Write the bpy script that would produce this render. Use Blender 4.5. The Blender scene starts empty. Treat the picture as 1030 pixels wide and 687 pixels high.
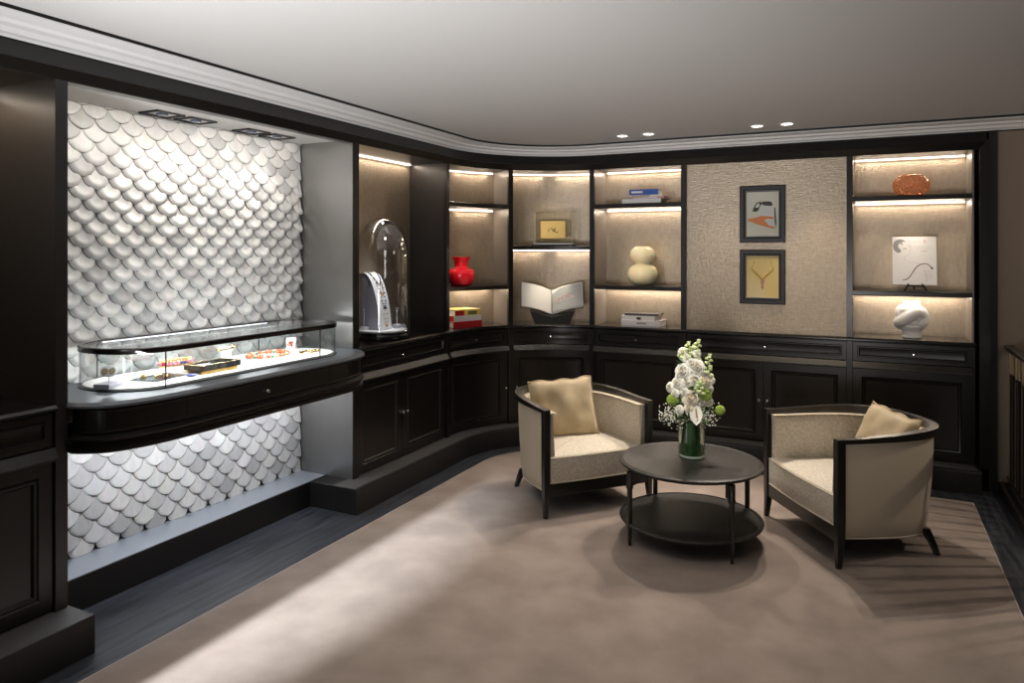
import bpy, bmesh, math, random
from mathutils import Vector, Matrix, Euler
random.seed(7)
SC = bpy.context.scene
COL = SC.collection
PI = math.pi
rad = math.radians
ORG = {}

# ------------------------------------------------------------------ mesh builder
class MB:
    def __init__(self):
        self.v = []; self.f = []; self.m = []; self.cm = 0
    def add(self, vs, fs):
        b = len(self.v); self.v += [tuple(p) for p in vs]
        for f in fs: self.f.append([i + b for i in f]); self.m.append(self.cm)
        return b
    def box(self, x0, x1, y0, y1, z0, z1):
        self.add([(x0,y0,z0),(x1,y0,z0),(x1,y1,z0),(x0,y1,z0),(x0,y0,z1),(x1,y0,z1),(x1,y1,z1),(x0,y1,z1)],
                 [(0,3,2,1),(4,5,6,7),(0,1,5,4),(1,2,6,5),(2,3,7,6),(3,0,4,7)])
        return self
    def obox(self, c, sx, sy, sz, rot=(0,0,0)):
        R = Euler(rot).to_matrix(); c = Vector(c)
        P = [c + R @ Vector((a*sx/2, b*sy/2, d*sz/2)) for d in (-1,1) for a, b in ((-1,-1),(1,-1),(1,1),(-1,1))]
        self.add(P, [(0,3,2,1),(4,5,6,7),(0,1,5,4),(1,2,6,5),(2,3,7,6),(3,0,4,7)])
        return self
    def lathe(self, prof, c=(0,0,0), n=32, sx=1, sy=1, caps=True, R=None):
        c = Vector(c); k = len(prof); vs = []
        for r_, z in prof:
            for i in range(n):
                a = 2*PI*i/n; p = Vector((r_*math.cos(a)*sx, r_*math.sin(a)*sy, z))
                if R is not None: p = R @ p
                vs.append(c + p)
        fs = [(j*n+i, j*n+(i+1)%n, (j+1)*n+(i+1)%n, (j+1)*n+i) for j in range(k-1) for i in range(n)]
        if caps: fs += [tuple(range(n-1,-1,-1)), tuple((k-1)*n+i for i in range(n))]
        self.add(vs, fs); return self
    def tube(self, pts, r, n=8, closed=False, caps=True):
        pts = [Vector(p) for p in pts]; k = len(pts)
        rs = r if isinstance(r, (list, tuple)) else [r]*k
        vs = []; up = None
        for i, p in enumerate(pts):
            if closed: t = pts[(i+1) % k] - pts[i-1]
            else: t = pts[min(i+1,k-1)] - pts[max(i-1,0)]
            t.normalize()
            if up is None:
                up = Vector((0,0,1)) if abs(t.z) < .9 else Vector((1,0,0))
            a = t.cross(up)
            if a.length < 1e-6: a = t.orthogonal()
            a.normalize(); b = a.cross(t).normalized(); up = b
            for j in range(n):
                q = 2*PI*j/n; vs.append(p + (a*math.cos(q) + b*math.sin(q))*rs[i])
        fs = [(i*n+j, i*n+(j+1)%n, (i+1)*n+(j+1)%n, (i+1)*n+j) for i in range(k-1) for j in range(n)]
        if closed: fs += [((k-1)*n+j, (k-1)*n+(j+1)%n, (j+1)%n, j) for j in range(n)]
        elif caps: fs += [tuple(range(n-1,-1,-1)), tuple((k-1)*n+i for i in range(n))]
        self.add(vs, fs); return self
    def ball(self, c, r, n=12, m=8, R=None):
        rx, ry, rz = r if isinstance(r, tuple) else (r, r, r); c = Vector(c)
        vs = []
        for j in range(m+1):
            t = PI*j/m
            for i in range(n):
                a = 2*PI*i/n
                p = Vector((rx*math.sin(t)*math.cos(a), ry*math.sin(t)*math.sin(a), -rz*math.cos(t)))
                if R is not None: p = R @ p
                vs.append(c + p)
        self.add(vs, [(j*n+i, j*n+(i+1)%n, (j+1)*n+(i+1)%n, (j+1)*n+i) for j in range(m) for i in range(n)])
        return self
    def prism(self, poly, z0, z1):
        n = len(poly)
        self.add([(x,y,z0) for x,y in poly] + [(x,y,z1) for x,y in poly],
                 [tuple(range(n-1,-1,-1)), tuple(range(n,2*n))] + [(i,(i+1)%n,n+(i+1)%n,n+i) for i in range(n)])
        return self
    def grid(self, rows, closed=False):
        m = len(rows); n = len(rows[0]); vs = [p for r_ in rows for p in r_]
        fs = []
        for j in range(m-1):
            for i in range(n if closed else n-1):
                fs.append((j*n+i, j*n+(i+1)%n, (j+1)*n+(i+1)%n, (j+1)*n+i))
        self.add(vs, fs); return self
    def sweep(self, path, ss, prof, caps=True):
        k = len(prof); vs = [path.p(s, o, z) for s in ss for o, z in prof]; n = len(ss)
        fs = [(i*k+j, (i+1)*k+j, (i+1)*k+(j+1)%k, i*k+(j+1)%k) for i in range(n-1) for j in range(k)]
        if caps: fs += [tuple(range(k)), tuple((n-1)*k+j for j in range(k-1,-1,-1))]
        self.add(vs, fs); return self
    def sbox(self, path, s0, s1, z0, z1, o0, o1):
        return self.sweep(path, path.ss(s0, s1), [(o0,z0),(o1,z0),(o1,z1),(o0,z1)])
    def panel(self, path, s0, s1, z0, z1, rings):
        """concentric rectangular rings (inset, offset): a panelled front that follows the path"""
        n = max(2, len(path.ss(s0, s1))); base = len(self.v); per = 2*n; vs = []
        for d, o in rings:
            S = [s0 + d + (s1 - s0 - 2*d)*i/(n-1) for i in range(n)]
            vs += [path.p(s, o, z0+d) for s in S] + [path.p(s, o, z1-d) for s in reversed(S)]
        fs = []
        for k in range(len(rings)-1):
            for i in range(per):
                fs.append((k*per+i, k*per+(i+1)%per, (k+1)*per+(i+1)%per, (k+1)*per+i))
        b = (len(rings)-1)*per
        for i in range(n-1): fs.append((b+i, b+i+1, b+per-2-i, b+per-1-i))
        self.add(vs, fs); return self

def obj(name, mb, mat, parent=None, smooth=False, bevel=0, world=True, flip=True):
    me = bpy.data.meshes.new(name)
    off = ORG.get(parent.name, (0,0,0)) if (parent is not None and world) else (0,0,0)
    me.from_pydata([(v[0]-off[0], v[1]-off[1], v[2]-off[2]) for v in mb.v], [], mb.f)
    mats = mat if isinstance(mat, (list, tuple)) else [mat]
    for m_ in mats: me.materials.append(m_)
    if len(mats) > 1:
        for p, k in zip(me.polygons, mb.m): p.material_index = k
    bm = bmesh.new(); bm.from_mesh(me)
    bmesh.ops.remove_doubles(bm, verts=bm.verts, dist=1e-6)
    if flip: bmesh.ops.recalc_face_normals(bm, faces=bm.faces)
    bm.to_mesh(me); bm.free()
    if smooth:
        for p in me.polygons: p.use_smooth = True
        me.set_sharp_from_angle(angle=rad(38 if smooth is True else smooth))
    o = bpy.data.objects.new(name, me); COL.objects.link(o)
    if parent is not None: o.parent = parent
    ORG[o.name] = off
    if bevel:
        b = o.modifiers.new('b', 'BEVEL'); b.width = bevel; b.segments = 2; b.limit_method = 'ANGLE'; b.angle_limit = rad(40)
    return o
def tag(o, label=None, cat=None, group=None, kind=None):
    if label: o['label'] = label
    if cat: o['category'] = cat
    if group: o['group'] = group
    if kind: o['kind'] = kind
    return o
def thing(name, loc, label, cat, group=None, rz=0):
    o = bpy.data.objects.new(name, None); COL.objects.link(o)
    o.empty_display_size = .05; o.location = loc; o.rotation_euler = (0,0,rz)
    ORG[o.name] = tuple(loc)
    return tag(o, label, cat, group)
def struct(name, mb, mat, **k):
    return tag(obj(name, mb, mat, **k), kind='structure')
def tree(o): return [c for c in list(COL.objects) if c.parent == o]
def dup(o, loc=None, rz=None, label=None, group=None, rot=None):
    kids = tree(o)
    r_ = o.copy(); COL.objects.link(r_)
    if loc is not None: r_.location = loc
    if rz is not None: r_.rotation_euler = (0,0,rz)
    if rot is not None: r_.rotation_euler = rot
    if label: r_['label'] = label
    if group: r_['group'] = group
    def rec(src, dst):
        for c in tree(src):
            if c == dst: continue
            d = c.copy(); COL.objects.link(d); d.parent = dst; rec(c, d)
    for c in kids:
        d = c.copy(); COL.objects.link(d); d.parent = r_; rec(c, d)
    return r_

# ------------------------------------------------------------------ paths
class CabPath:
    """front line of the fitted cabinets: left wall, quarter-round corner, back wall"""
    XF, YF, R = -2.96, 5.85, .91
    def __init__(self): self.cx = self.XF+self.R; self.cy = self.YF-self.R; self.L = self.R*PI/2
    def p(self, s, o, z):
        if s < 0: return (self.XF+o, self.cy+s, z)
        if s <= self.L:
            a = s/self.R; q = self.R-o
            return (self.cx-q*math.cos(a), self.cy+q*math.sin(a), z)
        return (self.cx+s-self.L, self.YF-o, z)
    def n(self, s):
        if s < 0: return (1,0)
        if s <= self.L: a = s/self.R; return (math.cos(a), -math.sin(a))
        return (0,-1)
    def ss(self, a, b):
        r_ = [a]; N = 28
        for i in range(N+1):
            q = self.L*i/N
            if a+1e-4 < q < b-1e-4: r_.append(q)
        return r_+[b]
class PolyPath:
    def __init__(self, pts, side=1, closed=False):
        self.pts = [Vector(p) for p in pts]; self.d = [0]
        for a, b in zip(self.pts, self.pts[1:]): self.d.append(self.d[-1]+(b-a).length)
        self.L = self.d[-1]; self.side = side; self.closed = closed
        self.nn = []
        k = len(self.pts)
        for i in range(k):
            if closed: t = self.pts[(i+1) % (k-1)]-self.pts[(i-1) if i > 0 else k-2]
            else: t = self.pts[min(i+1,k-1)]-self.pts[max(i-1,0)]
            t.normalize(); self.nn.append(Vector((t.y,-t.x))*side)
    def p(self, s, o, z):
        s = min(max(s,0),self.L); i = 0
        while i < len(self.d)-2 and self.d[i+1] < s: i += 1
        f = (s-self.d[i])/max(self.d[i+1]-self.d[i],1e-9)
        q = self.pts[i].lerp(self.pts[i+1], f); n_ = self.nn[i].lerp(self.nn[i+1], f)
        return (q.x+n_.x*o, q.y+n_.y*o, z)
    def n(self, s):
        a = self.p(s,0,0); b = self.p(s,1,0); return (b[0]-a[0], b[1]-a[1])
    def ss(self, a, b): return [a]+[d for d in self.d if a+1e-4 < d < b-1e-4]+[b]
CP = CabPath()
def catmull(pts, n=8):
    P = [Vector(p) for p in pts]; out = []
    for i in range(len(P)-1):
        a, b, c, d = P[max(i-1,0)], P[i], P[i+1], P[min(i+2,len(P)-1)]
        for k in range(n):
            t = k/n
            out.append(.5*((2*b)+(c-a)*t+(2*a-5*b+4*c-d)*t*t+(3*b-a-3*c+d)*t**3))
    return out+[P[-1]]

# ------------------------------------------------------------------ materials
def sock(n, k): return n.inputs[k]
def mat(name, col, rough=.5, metal=0, spec=.5, coat=0, sheen=0, bump=None, mix=None, emit=None, trans=0, ior=1.45, sss=0, aniso=0, coatr=.05):
    """bump=(scale, strength, dist, (sx,sy,sz)) ; mix=(col2, scale, (sx,sy,sz), lo, hi, detail)"""
    m = bpy.data.materials.new(name); m.use_nodes = True; nt = m.node_tree; b = nt.nodes['Principled BSDF']
    b.inputs['Base Color'].default_value = (*col, 1); b.inputs['Roughness'].default_value = rough
    b.inputs['Metallic'].default_value = metal; b.inputs['Specular IOR Level'].default_value = spec
    b.inputs['Coat Weight'].default_value = coat; b.inputs['Coat Roughness'].default_value = coatr
    b.inputs['Sheen Weight'].default_value = sheen; b.inputs['IOR'].default_value = ior
    b.inputs['Transmission Weight'].default_value = trans
    if sss: b.inputs['Subsurface Weight'].default_value = sss; b.inputs['Subsurface Scale'].default_value = .03
    if emit: b.inputs['Emission Color'].default_value = (*emit[0], 1); b.inputs['Emission Strength'].default_value = emit[1]
    def noise(sc, scl, det=3):
        tc = nt.nodes.new('ShaderNodeTexCoord'); mp = nt.nodes.new('ShaderNodeMapping'); ns = nt.nodes.new('ShaderNodeTexNoise')
        mp.inputs['Scale'].default_value = scl; ns.inputs['Scale'].default_value = sc; ns.inputs['Detail'].default_value = det
        nt.links.new(tc.outputs['Object'], mp.inputs['Vector']); nt.links.new(mp.outputs[0], ns.inputs['Vector']); return ns
    if mix:
        c2, sc, scl, lo, hi, det = mix; ns = noise(sc, scl, det); r_ = nt.nodes.new('ShaderNodeValToRGB')
        r_.color_ramp.elements[0].position = lo; r_.color_ramp.elements[0].color = (*col, 1)
        r_.color_ramp.elements[1].position = hi; r_.color_ramp.elements[1].color = (*c2, 1)
        nt.links.new(ns.outputs['Fac'], r_.inputs['Fac']); nt.links.new(r_.outputs['Color'], b.inputs['Base Color'])
    if bump:
        sc, st, dist, scl = bump; ns = noise(sc, scl, 4); bp = nt.nodes.new('ShaderNodeBump')
        bp.inputs['Strength'].default_value = st; bp.inputs['Distance'].default_value = dist
        nt.links.new(ns.outputs['Fac'], bp.inputs['Height']); nt.links.new(bp.outputs['Normal'], b.inputs['Normal'])
    return m
def thin_glass(name, tint=(1,1,1), gloss=.12, edge=.75, rough=.0):
    m = bpy.data.materials.new(name); m.use_nodes = True; nt = m.node_tree
    nt.nodes.remove(nt.nodes['Principled BSDF']); out = nt.nodes['Material Output']
    t = nt.nodes.new('ShaderNodeBsdfTransparent'); t.inputs[0].default_value = (*tint, 1)
    g = nt.nodes.new('ShaderNodeBsdfGlossy'); g.inputs['Roughness'].default_value = rough
    lw = nt.nodes.new('ShaderNodeLayerWeight'); lw.inputs['Blend'].default_value = .25
    mr = nt.nodes.new('ShaderNodeMapRange'); mr.inputs['To Min'].default_value = gloss*.45; mr.inputs['To Max'].default_value = edge
    mx = nt.nodes.new('ShaderNodeMixShader')
    nt.links.new(lw.outputs['Facing'], mr.inputs['Value']); nt.links.new(mr.outputs[0], mx.inputs[0])
    nt.links.new(t.outputs[0], mx.inputs[1]); nt.links.new(g.outputs[0], mx.inputs[2]); nt.links.new(mx.outputs[0], out.inputs[0])
    return m
def emis(name, col, st):
    return mat(name, (0,0,0), .5, emit=(col, st))

M = {}
M['lacquer'] = mat('espresso_lacquer', (.0085,.0070,.0066), .30, spec=.40, coat=.2, coatr=.2)
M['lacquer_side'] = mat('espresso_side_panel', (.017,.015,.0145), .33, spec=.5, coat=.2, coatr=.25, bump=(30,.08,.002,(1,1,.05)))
M['worktop'] = mat('black_polished_worktop', (.010,.0095,.010), .16, spec=.6, coat=.4)
M['plinth'] = mat('dark_plinth', (.014,.013,.013), .40, spec=.55)
M['edgestrip'] = mat('pale_carpet_edge', (.45,.40,.36), .6)
M['lacquer_lit'] = mat('espresso_lacquer_lit', (.030,.028,.027), .38, spec=.5)  # cabinet lacquer made lighter, stands in for downlight grazing the moulding slopes
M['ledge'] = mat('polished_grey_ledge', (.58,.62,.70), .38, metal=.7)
M['plinth_lit'] = mat('dark_plinth_lit_top', (.085,.082,.082), .45, spec=.5)  # plinth finish made lighter: downlight on the flat tops put into the colour
M['smoky'] = mat('smoked_gloss_panel', (.30,.295,.285), .30, metal=.85)
M['steeltop'] = mat('polished_grey_counter', (.17,.185,.21), .38, metal=.45, spec=.5)
M['black'] = mat('black_matte', (.004,.004,.004), .6)
M['bronze'] = mat('dark_bronze', (.05,.045,.045), .25, metal=.9)
M['chrome'] = mat('polished_chrome', (.85,.84,.82), .12, metal=1)
M['brass'] = mat('pale_brass', (.62,.50,.33), .28, metal=.9)
M['gold'] = mat('yellow_gold', (.85,.55,.18), .18, metal=1)
M['ceiling'] = mat('painted_ceiling', (.66,.645,.625), .8)
M['cornice'] = mat('white_cornice', (.84,.83,.82), .5)
M['wall'] = mat('brown_wall', (.25,.20,.155), .7, bump=(60,.15,.002,(1,1,.3)))
M['glass'] = thin_glass('clear_glass', (.97,.985,.98), .10, .55)
M['dome_glass'] = thin_glass('cloche_glass', (.975,.98,.985), .10, .85)
M['acrylic'] = thin_glass('clear_acrylic', (.99,.99,.975), .07, .35)
def wallpaper():
    m = bpy.data.materials.new('metallic_weave_wallpaper'); m.use_nodes = True; nt = m.node_tree; b = nt.nodes['Principled BSDF']
    tc = nt.nodes.new('ShaderNodeTexCoord')
    def nz(scale, scl, det=4):
        mp = nt.nodes.new('ShaderNodeMapping'); mp.inputs['Scale'].default_value = scl
        n_ = nt.nodes.new('ShaderNodeTexNoise'); n_.inputs['Scale'].default_value = scale; n_.inputs['Detail'].default_value = det
        nt.links.new(tc.outputs['Object'], mp.inputs[0]); nt.links.new(mp.outputs[0], n_.inputs['Vector']); return n_
    a = nz(40, (.5,.5,3.4)); v = nz(26, (2.6,2.6,.8)); f_ = nz(170, (1,1,1), 2)
    mx = nt.nodes.new('ShaderNodeMath'); mx.operation = 'ADD'
    nt.links.new(a.outputs['Fac'], mx.inputs[0]); nt.links.new(v.outputs['Fac'], mx.inputs[1])
    m2 = nt.nodes.new('ShaderNodeMath'); m2.operation = 'MULTIPLY_ADD'; m2.inputs[1].default_value = .45
    nt.links.new(f_.outputs['Fac'], m2.inputs[0]); nt.links.new(mx.outputs[0], m2.inputs[2])
    r_ = nt.nodes.new('ShaderNodeValToRGB')
    r_.color_ramp.elements[0].position = .38; r_.color_ramp.elements[0].color = (.37,.30,.23,1)
    r_.color_ramp.elements[1].position = .62; r_.color_ramp.elements[1].color = (.46,.38,.285,1)
    h = nt.nodes.new('ShaderNodeMath'); h.operation = 'MULTIPLY'; h.inputs[1].default_value = .41
    nt.links.new(m2.outputs[0], h.inputs[0]); nt.links.new(h.outputs[0], r_.inputs[0])
    nt.links.new(r_.outputs[0], b.inputs['Base Color'])
    bp = nt.nodes.new('ShaderNodeBump'); bp.inputs['Strength'].default_value = .38; bp.inputs['Distance'].default_value = .005
    nt.links.new(m2.outputs[0], bp.inputs['Height']); nt.links.new(bp.outputs[0], b.inputs['Normal'])
    b.inputs['Metallic'].default_value = .6; b.inputs['Roughness'].default_value = .36
    return m
M['paper'] = wallpaper()
M['lining'] = mat('taupe_lining', (.27,.235,.20), .4, metal=.3, bump=(40,.3,.003,(1,1,.2)))
M['floor'] = mat('dark_stained_oak', (.016,.018,.023), .36, spec=.5, mix=((.065,.073,.090), 5, (7,.5,1), .34, .72, 7), bump=(8,.35,.003,(12,.6,1)))
M['rug'] = mat('taupe_carpet', (.232,.184,.157), .95, sheen=.1, mix=((.305,.248,.213), 4.2, (1,1,1), .36, .66, 9), bump=(180,.35,.004,(1,1,1)))
M['chair_out'] = mat('cream_faille', (.60,.52,.39), .6, sheen=.2, bump=(260,.15,.001,(1,1,.3)))
M['chair_in'] = mat('cream_chenille', (.56,.50,.405), .65, sheen=.3, mix=((.70,.64,.53), 80, (1,1,1), .4,.62,2), bump=(75,.7,.004,(1,1,.7)))
M['piping'] = mat('cream_piping', (.68,.61,.48), .5)
M['chairwood'] = mat('black_ash_frame', (.012,.011,.010), .3, spec=.5, coat=.3, coatr=.15)
M['velvet'] = mat('champagne_velvet', (.46,.35,.20), .6, sheen=.35, mix=((.60,.48,.30), 7, (1,1,1), .35,.7,3), bump=(9,.3,.006,(1,1,1)))
M['tabletop'] = mat('dark_wood_table', (.020,.018,.016), .46, spec=.35, mix=((.032,.029,.026), 5, (8,.7,1), .3,.7,5))
M['tile'] = None
def tile():
    m = mat('pearl_glass_scale', (.70,.685,.66), .36, spec=.5, coat=.2, coatr=.25)
    nt = m.node_tree; b = nt.nodes['Principled BSDF']
    g = nt.nodes.new('ShaderNodeNewGeometry'); r_ = nt.nodes.new('ShaderNodeValToRGB')
    e = r_.color_ramp.elements
    e[0].position = 0; e[0].color = (.46,.455,.45,1); e[1].position = 1; e[1].color = (.84,.83,.81,1)
    k = e.new(.5); k.color = (.70,.69,.675,1); k2 = e.new(.8); k2.color = (.74,.70,.62,1)
    nt.links.new(g.outputs['Random Per Island'], r_.inputs[0])
    tc = nt.nodes.new('ShaderNodeTexCoord'); n_ = nt.nodes.new('ShaderNodeTexNoise'); n_.inputs['Scale'].default_value = 22
    mp = nt.nodes.new('ShaderNodeMapping'); mp.inputs['Scale'].default_value = (1,1.6,.5)
    nt.links.new(tc.outputs['Object'], mp.inputs[0]); nt.links.new(mp.outputs[0], n_.inputs['Vector'])
    mx = nt.nodes.new('ShaderNodeMix'); mx.data_type = 'RGBA'; mx.blend_type = 'MULTIPLY'; mx.inputs[0].default_value = .35
    nt.links.new(r_.outputs[0], mx.inputs[6]); nt.links.new(n_.outputs['Color'], mx.inputs[7])
    hs = nt.nodes.new('ShaderNodeHueSaturation'); hs.inputs['Saturation'].default_value = .35; hs.inputs['Value'].default_value = 1.15
    nt.links.new(mx.outputs[2], hs.inputs['Color']); nt.links.new(hs.outputs[0], b.inputs['Base Color'])
    return m
M['tile'] = tile()
M['ledw'] = emis('white_led_strip', (.92,.96,1), 5)
M['lensdark'] = mat('spot_lens',(.1,.12,.2),.1,coat=.6)
M['lamp'] = emis('lamp_glow',(1,.93,.82),14)
M['rail'] = mat('dark_bronze_rail',(.028,.024,.022),.3,metal=.5,coat=.3)
M['tileback'] = mat('grey_mural_backing', (.10,.095,.09), .6)
M['tileedge'] = mat('dark_scale_edge', (.10,.095,.09), .5)
M['case_bed'] = mat('white_display_felt', (.86,.85,.82), .8)
M['white'] = mat('white_leatherette', (.80,.79,.78), .45)
M['greyblock'] = mat('lilac_grey_suede', (.42,.41,.46), .7)
M['paperwhite'] = mat('white_paper', (.78,.76,.73), .6)

def light(name, kind, loc, energy, col=(1,1,1), rot=None, to=None, size=.1, sy=None, spot=60, blend=.5, spread=None, shape=None):
    d = bpy.data.lights.new(name, kind); d.energy = energy; d.color = col
    if kind == 'AREA':
        d.shape = 'RECTANGLE' if sy else (shape or 'DISK'); d.size = size
        if sy: d.size_y = sy
        if spread: d.spread = rad(spread)
    elif kind == 'SPOT':
        d.spot_size = rad(spot); d.spot_blend = blend; d.shadow_soft_size = size
    else: d.shadow_soft_size = size
    o = bpy.data.objects.new(name, d); COL.objects.link(o); o.location = loc
    if to is not None: o.rotation_euler = (Vector(to)-Vector(loc)).to_track_quat('-Z', 'Y').to_euler()
    elif rot is not None: o.rotation_euler = rot
    return o
WARM = (1,.83,.66); NEUT = (1,.94,.86); COOL = (.88,.94,1)
# ------------------------------------------------------------------ room shell
ZC = 2.523
struct('floor', MB().box(-3.6,.95,-3.2,6.3,-.1,0), M['floor'])
struct('ceiling', MB().box(-3.6,3.1,-3.2,6.3,ZC,ZC+.12), M['ceiling'])
struct('wall_left', MB().box(-3.75,-3.6,-3.2,6.3,-.1,ZC), M['black'])
struct('wall_back', MB().box(-1.30,-.115,5.885,6.3,1.0,2.33), M['paper'])
struct('wall_far', MB().box(-3.6,3.1,6.3,6.4,-1.6,ZC), M['black'])
struct('wall_stair', MB().box(.805,3.1,5.87,6.3,-1.6,2.515), M['wall'])
struct('wall_right', MB().box(3.0,3.1,-3.2,5.87,-1.6,ZC), M['wall'])
struct('wall_rear', MB().box(-3.6,-2.418,-1.3,-1.2,.012,ZC).box(-3.6,3.1,-3.3,-3.2,0,ZC), M['wall'])
struct('floor_stair', MB().box(.95,3.0,-3.2,5.87,-1.6,-1.5), M['floor'])
# floor kerb along the stair opening
struct('trim_kerb', MB().box(.815,.95,-3.2,5.87,0,.065), M['plinth'], bevel=.004)

# rug: a fitted carpet with a rounded corner that follows the cabinets
rc = (-2.07,4.92); rr = .575
poly = [(-2.645,-2.19)] + [(rc[0]-rr*math.cos(a*PI/40), rc[1]+rr*math.sin(a*PI/40)) for a in range(21)] + [(.625,5.495),(.625,-2.19)]
tag(obj('rug', MB().prism(poly,0,.011), M['rug'], bevel=.003), 'large taupe cut pile rug with rounded far corner on dark wood floor', 'rug')

ep = PolyPath(poly[:-1]+[poly[-1]])
sd = 1 if ep.n(.1)[0] < 0 else -1
ep = PolyPath(poly, side=sd)
struct('trim_carpet_edge', MB().sweep(ep, ep.d, [(.0005,0),(.005,0),(.005,.009),(.0005,.009)]), M['edgestrip'])

# baseboards (plinths)
PZ = .157
struct('baseboard_left', MB().box(-3.45,-3.183,1.80,3.75,0,PZ).box(-3.45,-2.80,.2,1.895,0,PZ-.004), M['plinth'], bevel=.004)
struct('baseboard_back', MB().sweep(CP, CP.ss(3.587-CP.cy, 4.18), [(-.3,0),(.143,0),(.143,PZ-.02),(.138,PZ-.004),(.128,PZ),(-.3,PZ)]), M['plinth'])

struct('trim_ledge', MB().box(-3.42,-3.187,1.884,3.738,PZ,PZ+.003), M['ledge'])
struct('trim_lit_top', MB().box(-3.0,-2.803,.2,1.892,PZ-.004,PZ-.001), M['plinth_lit'])  # thin sheet painted as the lit top of the left plinth
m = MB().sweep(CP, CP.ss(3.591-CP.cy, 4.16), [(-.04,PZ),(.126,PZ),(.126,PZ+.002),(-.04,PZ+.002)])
struct('trim_plinth_lit_top', m, M['plinth_lit'])  # thin sheet painted as the downlit top of the plinth
# fascia and cornice
SA, SB = -4.5, 5.6
FE = 4.18 + .045
m = MB().sweep(CP, CP.ss(SA, FE), [(-.06,2.325),(0,2.325),(.004,2.33),(.026,2.372),(.016,2.376),(-.012,2.443),(-.06,2.443)])
struct('trim_fascia', m, M['lacquer'])
m = MB().sweep(CP, CP.ss(SA, SB), [(-.06,2.443),(-.014,2.443),(-.014,2.451),(-.06,2.451)])
m.sweep(CP, CP.ss(SA, SB), [(.150,2.505),(.166,2.505),(.166,ZC),(.150,ZC)])
struct('trim_shadow_strip', m, M['black'])  # solid black strips stand in for the shade in both reveals
m = MB().sweep(CP, CP.ss(SA, SB), [(-.06,2.451),(-.010,2.451),(-.004,2.459),(.026,2.461),(.032,2.472),(.038,2.479),(.080,2.481),(.084,2.487),(.088,2.494),(.138,2.496),(.150,2.500),(.170,2.501),(.170,2.506),(.150,2.519),(-.06,2.519)])
struct('trim_cornice', m, M['cornice'], smooth=20)
# right-hand end frame of the fitted furniture
m = MB().box(.70,.762,5.80,6.2,PZ,2.33)
x0=.70
m.add([(.700,5.845,PZ),(.700,5.845,2.33),(.758,5.815,PZ),(.758,5.815,2.40),(.762,5.84,PZ),(.762,5.84,2.40)],[(0,2,3,1),(2,4,5,3)])
struct('trim_end_bevel', m, M['lacquer'])
struct('trim_end_post', MB().box(.757,.806,5.825,6.2,0,2.443), M['black'])

# recess ceiling above the mural
struct('ceiling_recess', MB().box(-3.6,-2.965,1.86,3.76,2.345,2.40), M['ceiling'])

# ------------------------------------------------------------------ scale mural
mural = thing('scale_mural', (-3.40,2.8,PZ), 'wall panel of overlapping pearly white fish scale tiles behind the jewellery counter', 'wall panel')
obj('backing_panel', MB().box(-3.46,-3.412,1.85,3.745,PZ,2.35), M['tileback'], mural)
m = MB(); W = .136; H = .1155; rows = 39; random.seed(3)
for k in range(rows):
    zc = 2.40 - k*H/2
    off = 0 if k % 2 else W/2
    for i in range(-1, 15):
        yc = 1.89 + off + i*W
        if yc < 1.84 or yc > 3.75 or zc < PZ-.02: continue
        # relief: fuller, rolled scales in the middle of the wall, flatter ones at the top and below the counter
        g = 0
        if .9 < zc < 2.2: g = min(1, (2.2-zc)/.25, (zc-.85)/.15)
        tilt = .018 + .008*g; r_ = W/2*(.985)
        NU, NV = 11, 14; rowsp = []
        jt = random.uniform(-.0012,.0012)
        for a in range(NV):
            v = a/(NV-1)                      # 0 top .. 1 bottom
            if v < .38: zz = .075*(1-v/.38); hw = r_
            else:
                t = (v-.38)/.62; zz = -r_*math.sin(t*PI/2); hw = r_*math.cos(t*PI/2)
            rw = []
            for b in range(NU):
                u = b/(NU-1)*2-1
                yy = max(hw,.004)*u
                dd = min(1,math.hypot(yy, min(zz,0))/r_)          # 0 centre .. 1 rim
                depth = .004 + tilt*(1-(zz+r_)/(r_+.075)) + .003*(1-u*u)
                bul = g*.011*math.exp(-((dd-.66)/.22)**2)*(1 if zz < 0 else math.exp(-(zz/.02)**2))
                rim = -.003*max(0,(dd-.9)/.1)**2
                rw.append((-3.412+depth+bul+rim+jt, min(max(yc+yy,1.86),3.732), max(zc+zz,PZ+.004) if zc+zz < 1 else min(zc+zz,2.343)))
            rowsp.append(rw)
        m.cm = 0; m.grid(rowsp)
        # dark rolled edge gives each tile its thickness
        m.cm = 1
        loop = [r_w[0] for r_w in rowsp]+rowsp[-1][1:-1]+[r_w[-1] for r_w in reversed(rowsp)]
        def rim_(k_, d): 
            out_ = []
            for p in loop:
                dy, dz = p[1]-yc, p[2]-zc; q = max(math.hypot(dy,dz),1e-6) if dz < 0 else max(abs(dy),1e-6)
                e_ = k_/q; yy_ = p[1]+dy*e_; zz_ = p[2]+(dz*e_ if dz < 0 else 0)
                out_.append((p[0]-d, min(max(yy_,1.858),3.734), max(zz_,PZ+.003)))
            return out_
        m.grid([loop, rim_(.0014,.0012), rim_(.0014,.014)])
o = obj('scale_tiles', m, [M['tile'], M['tileedge']], mural, smooth=60, flip=False)

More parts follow.
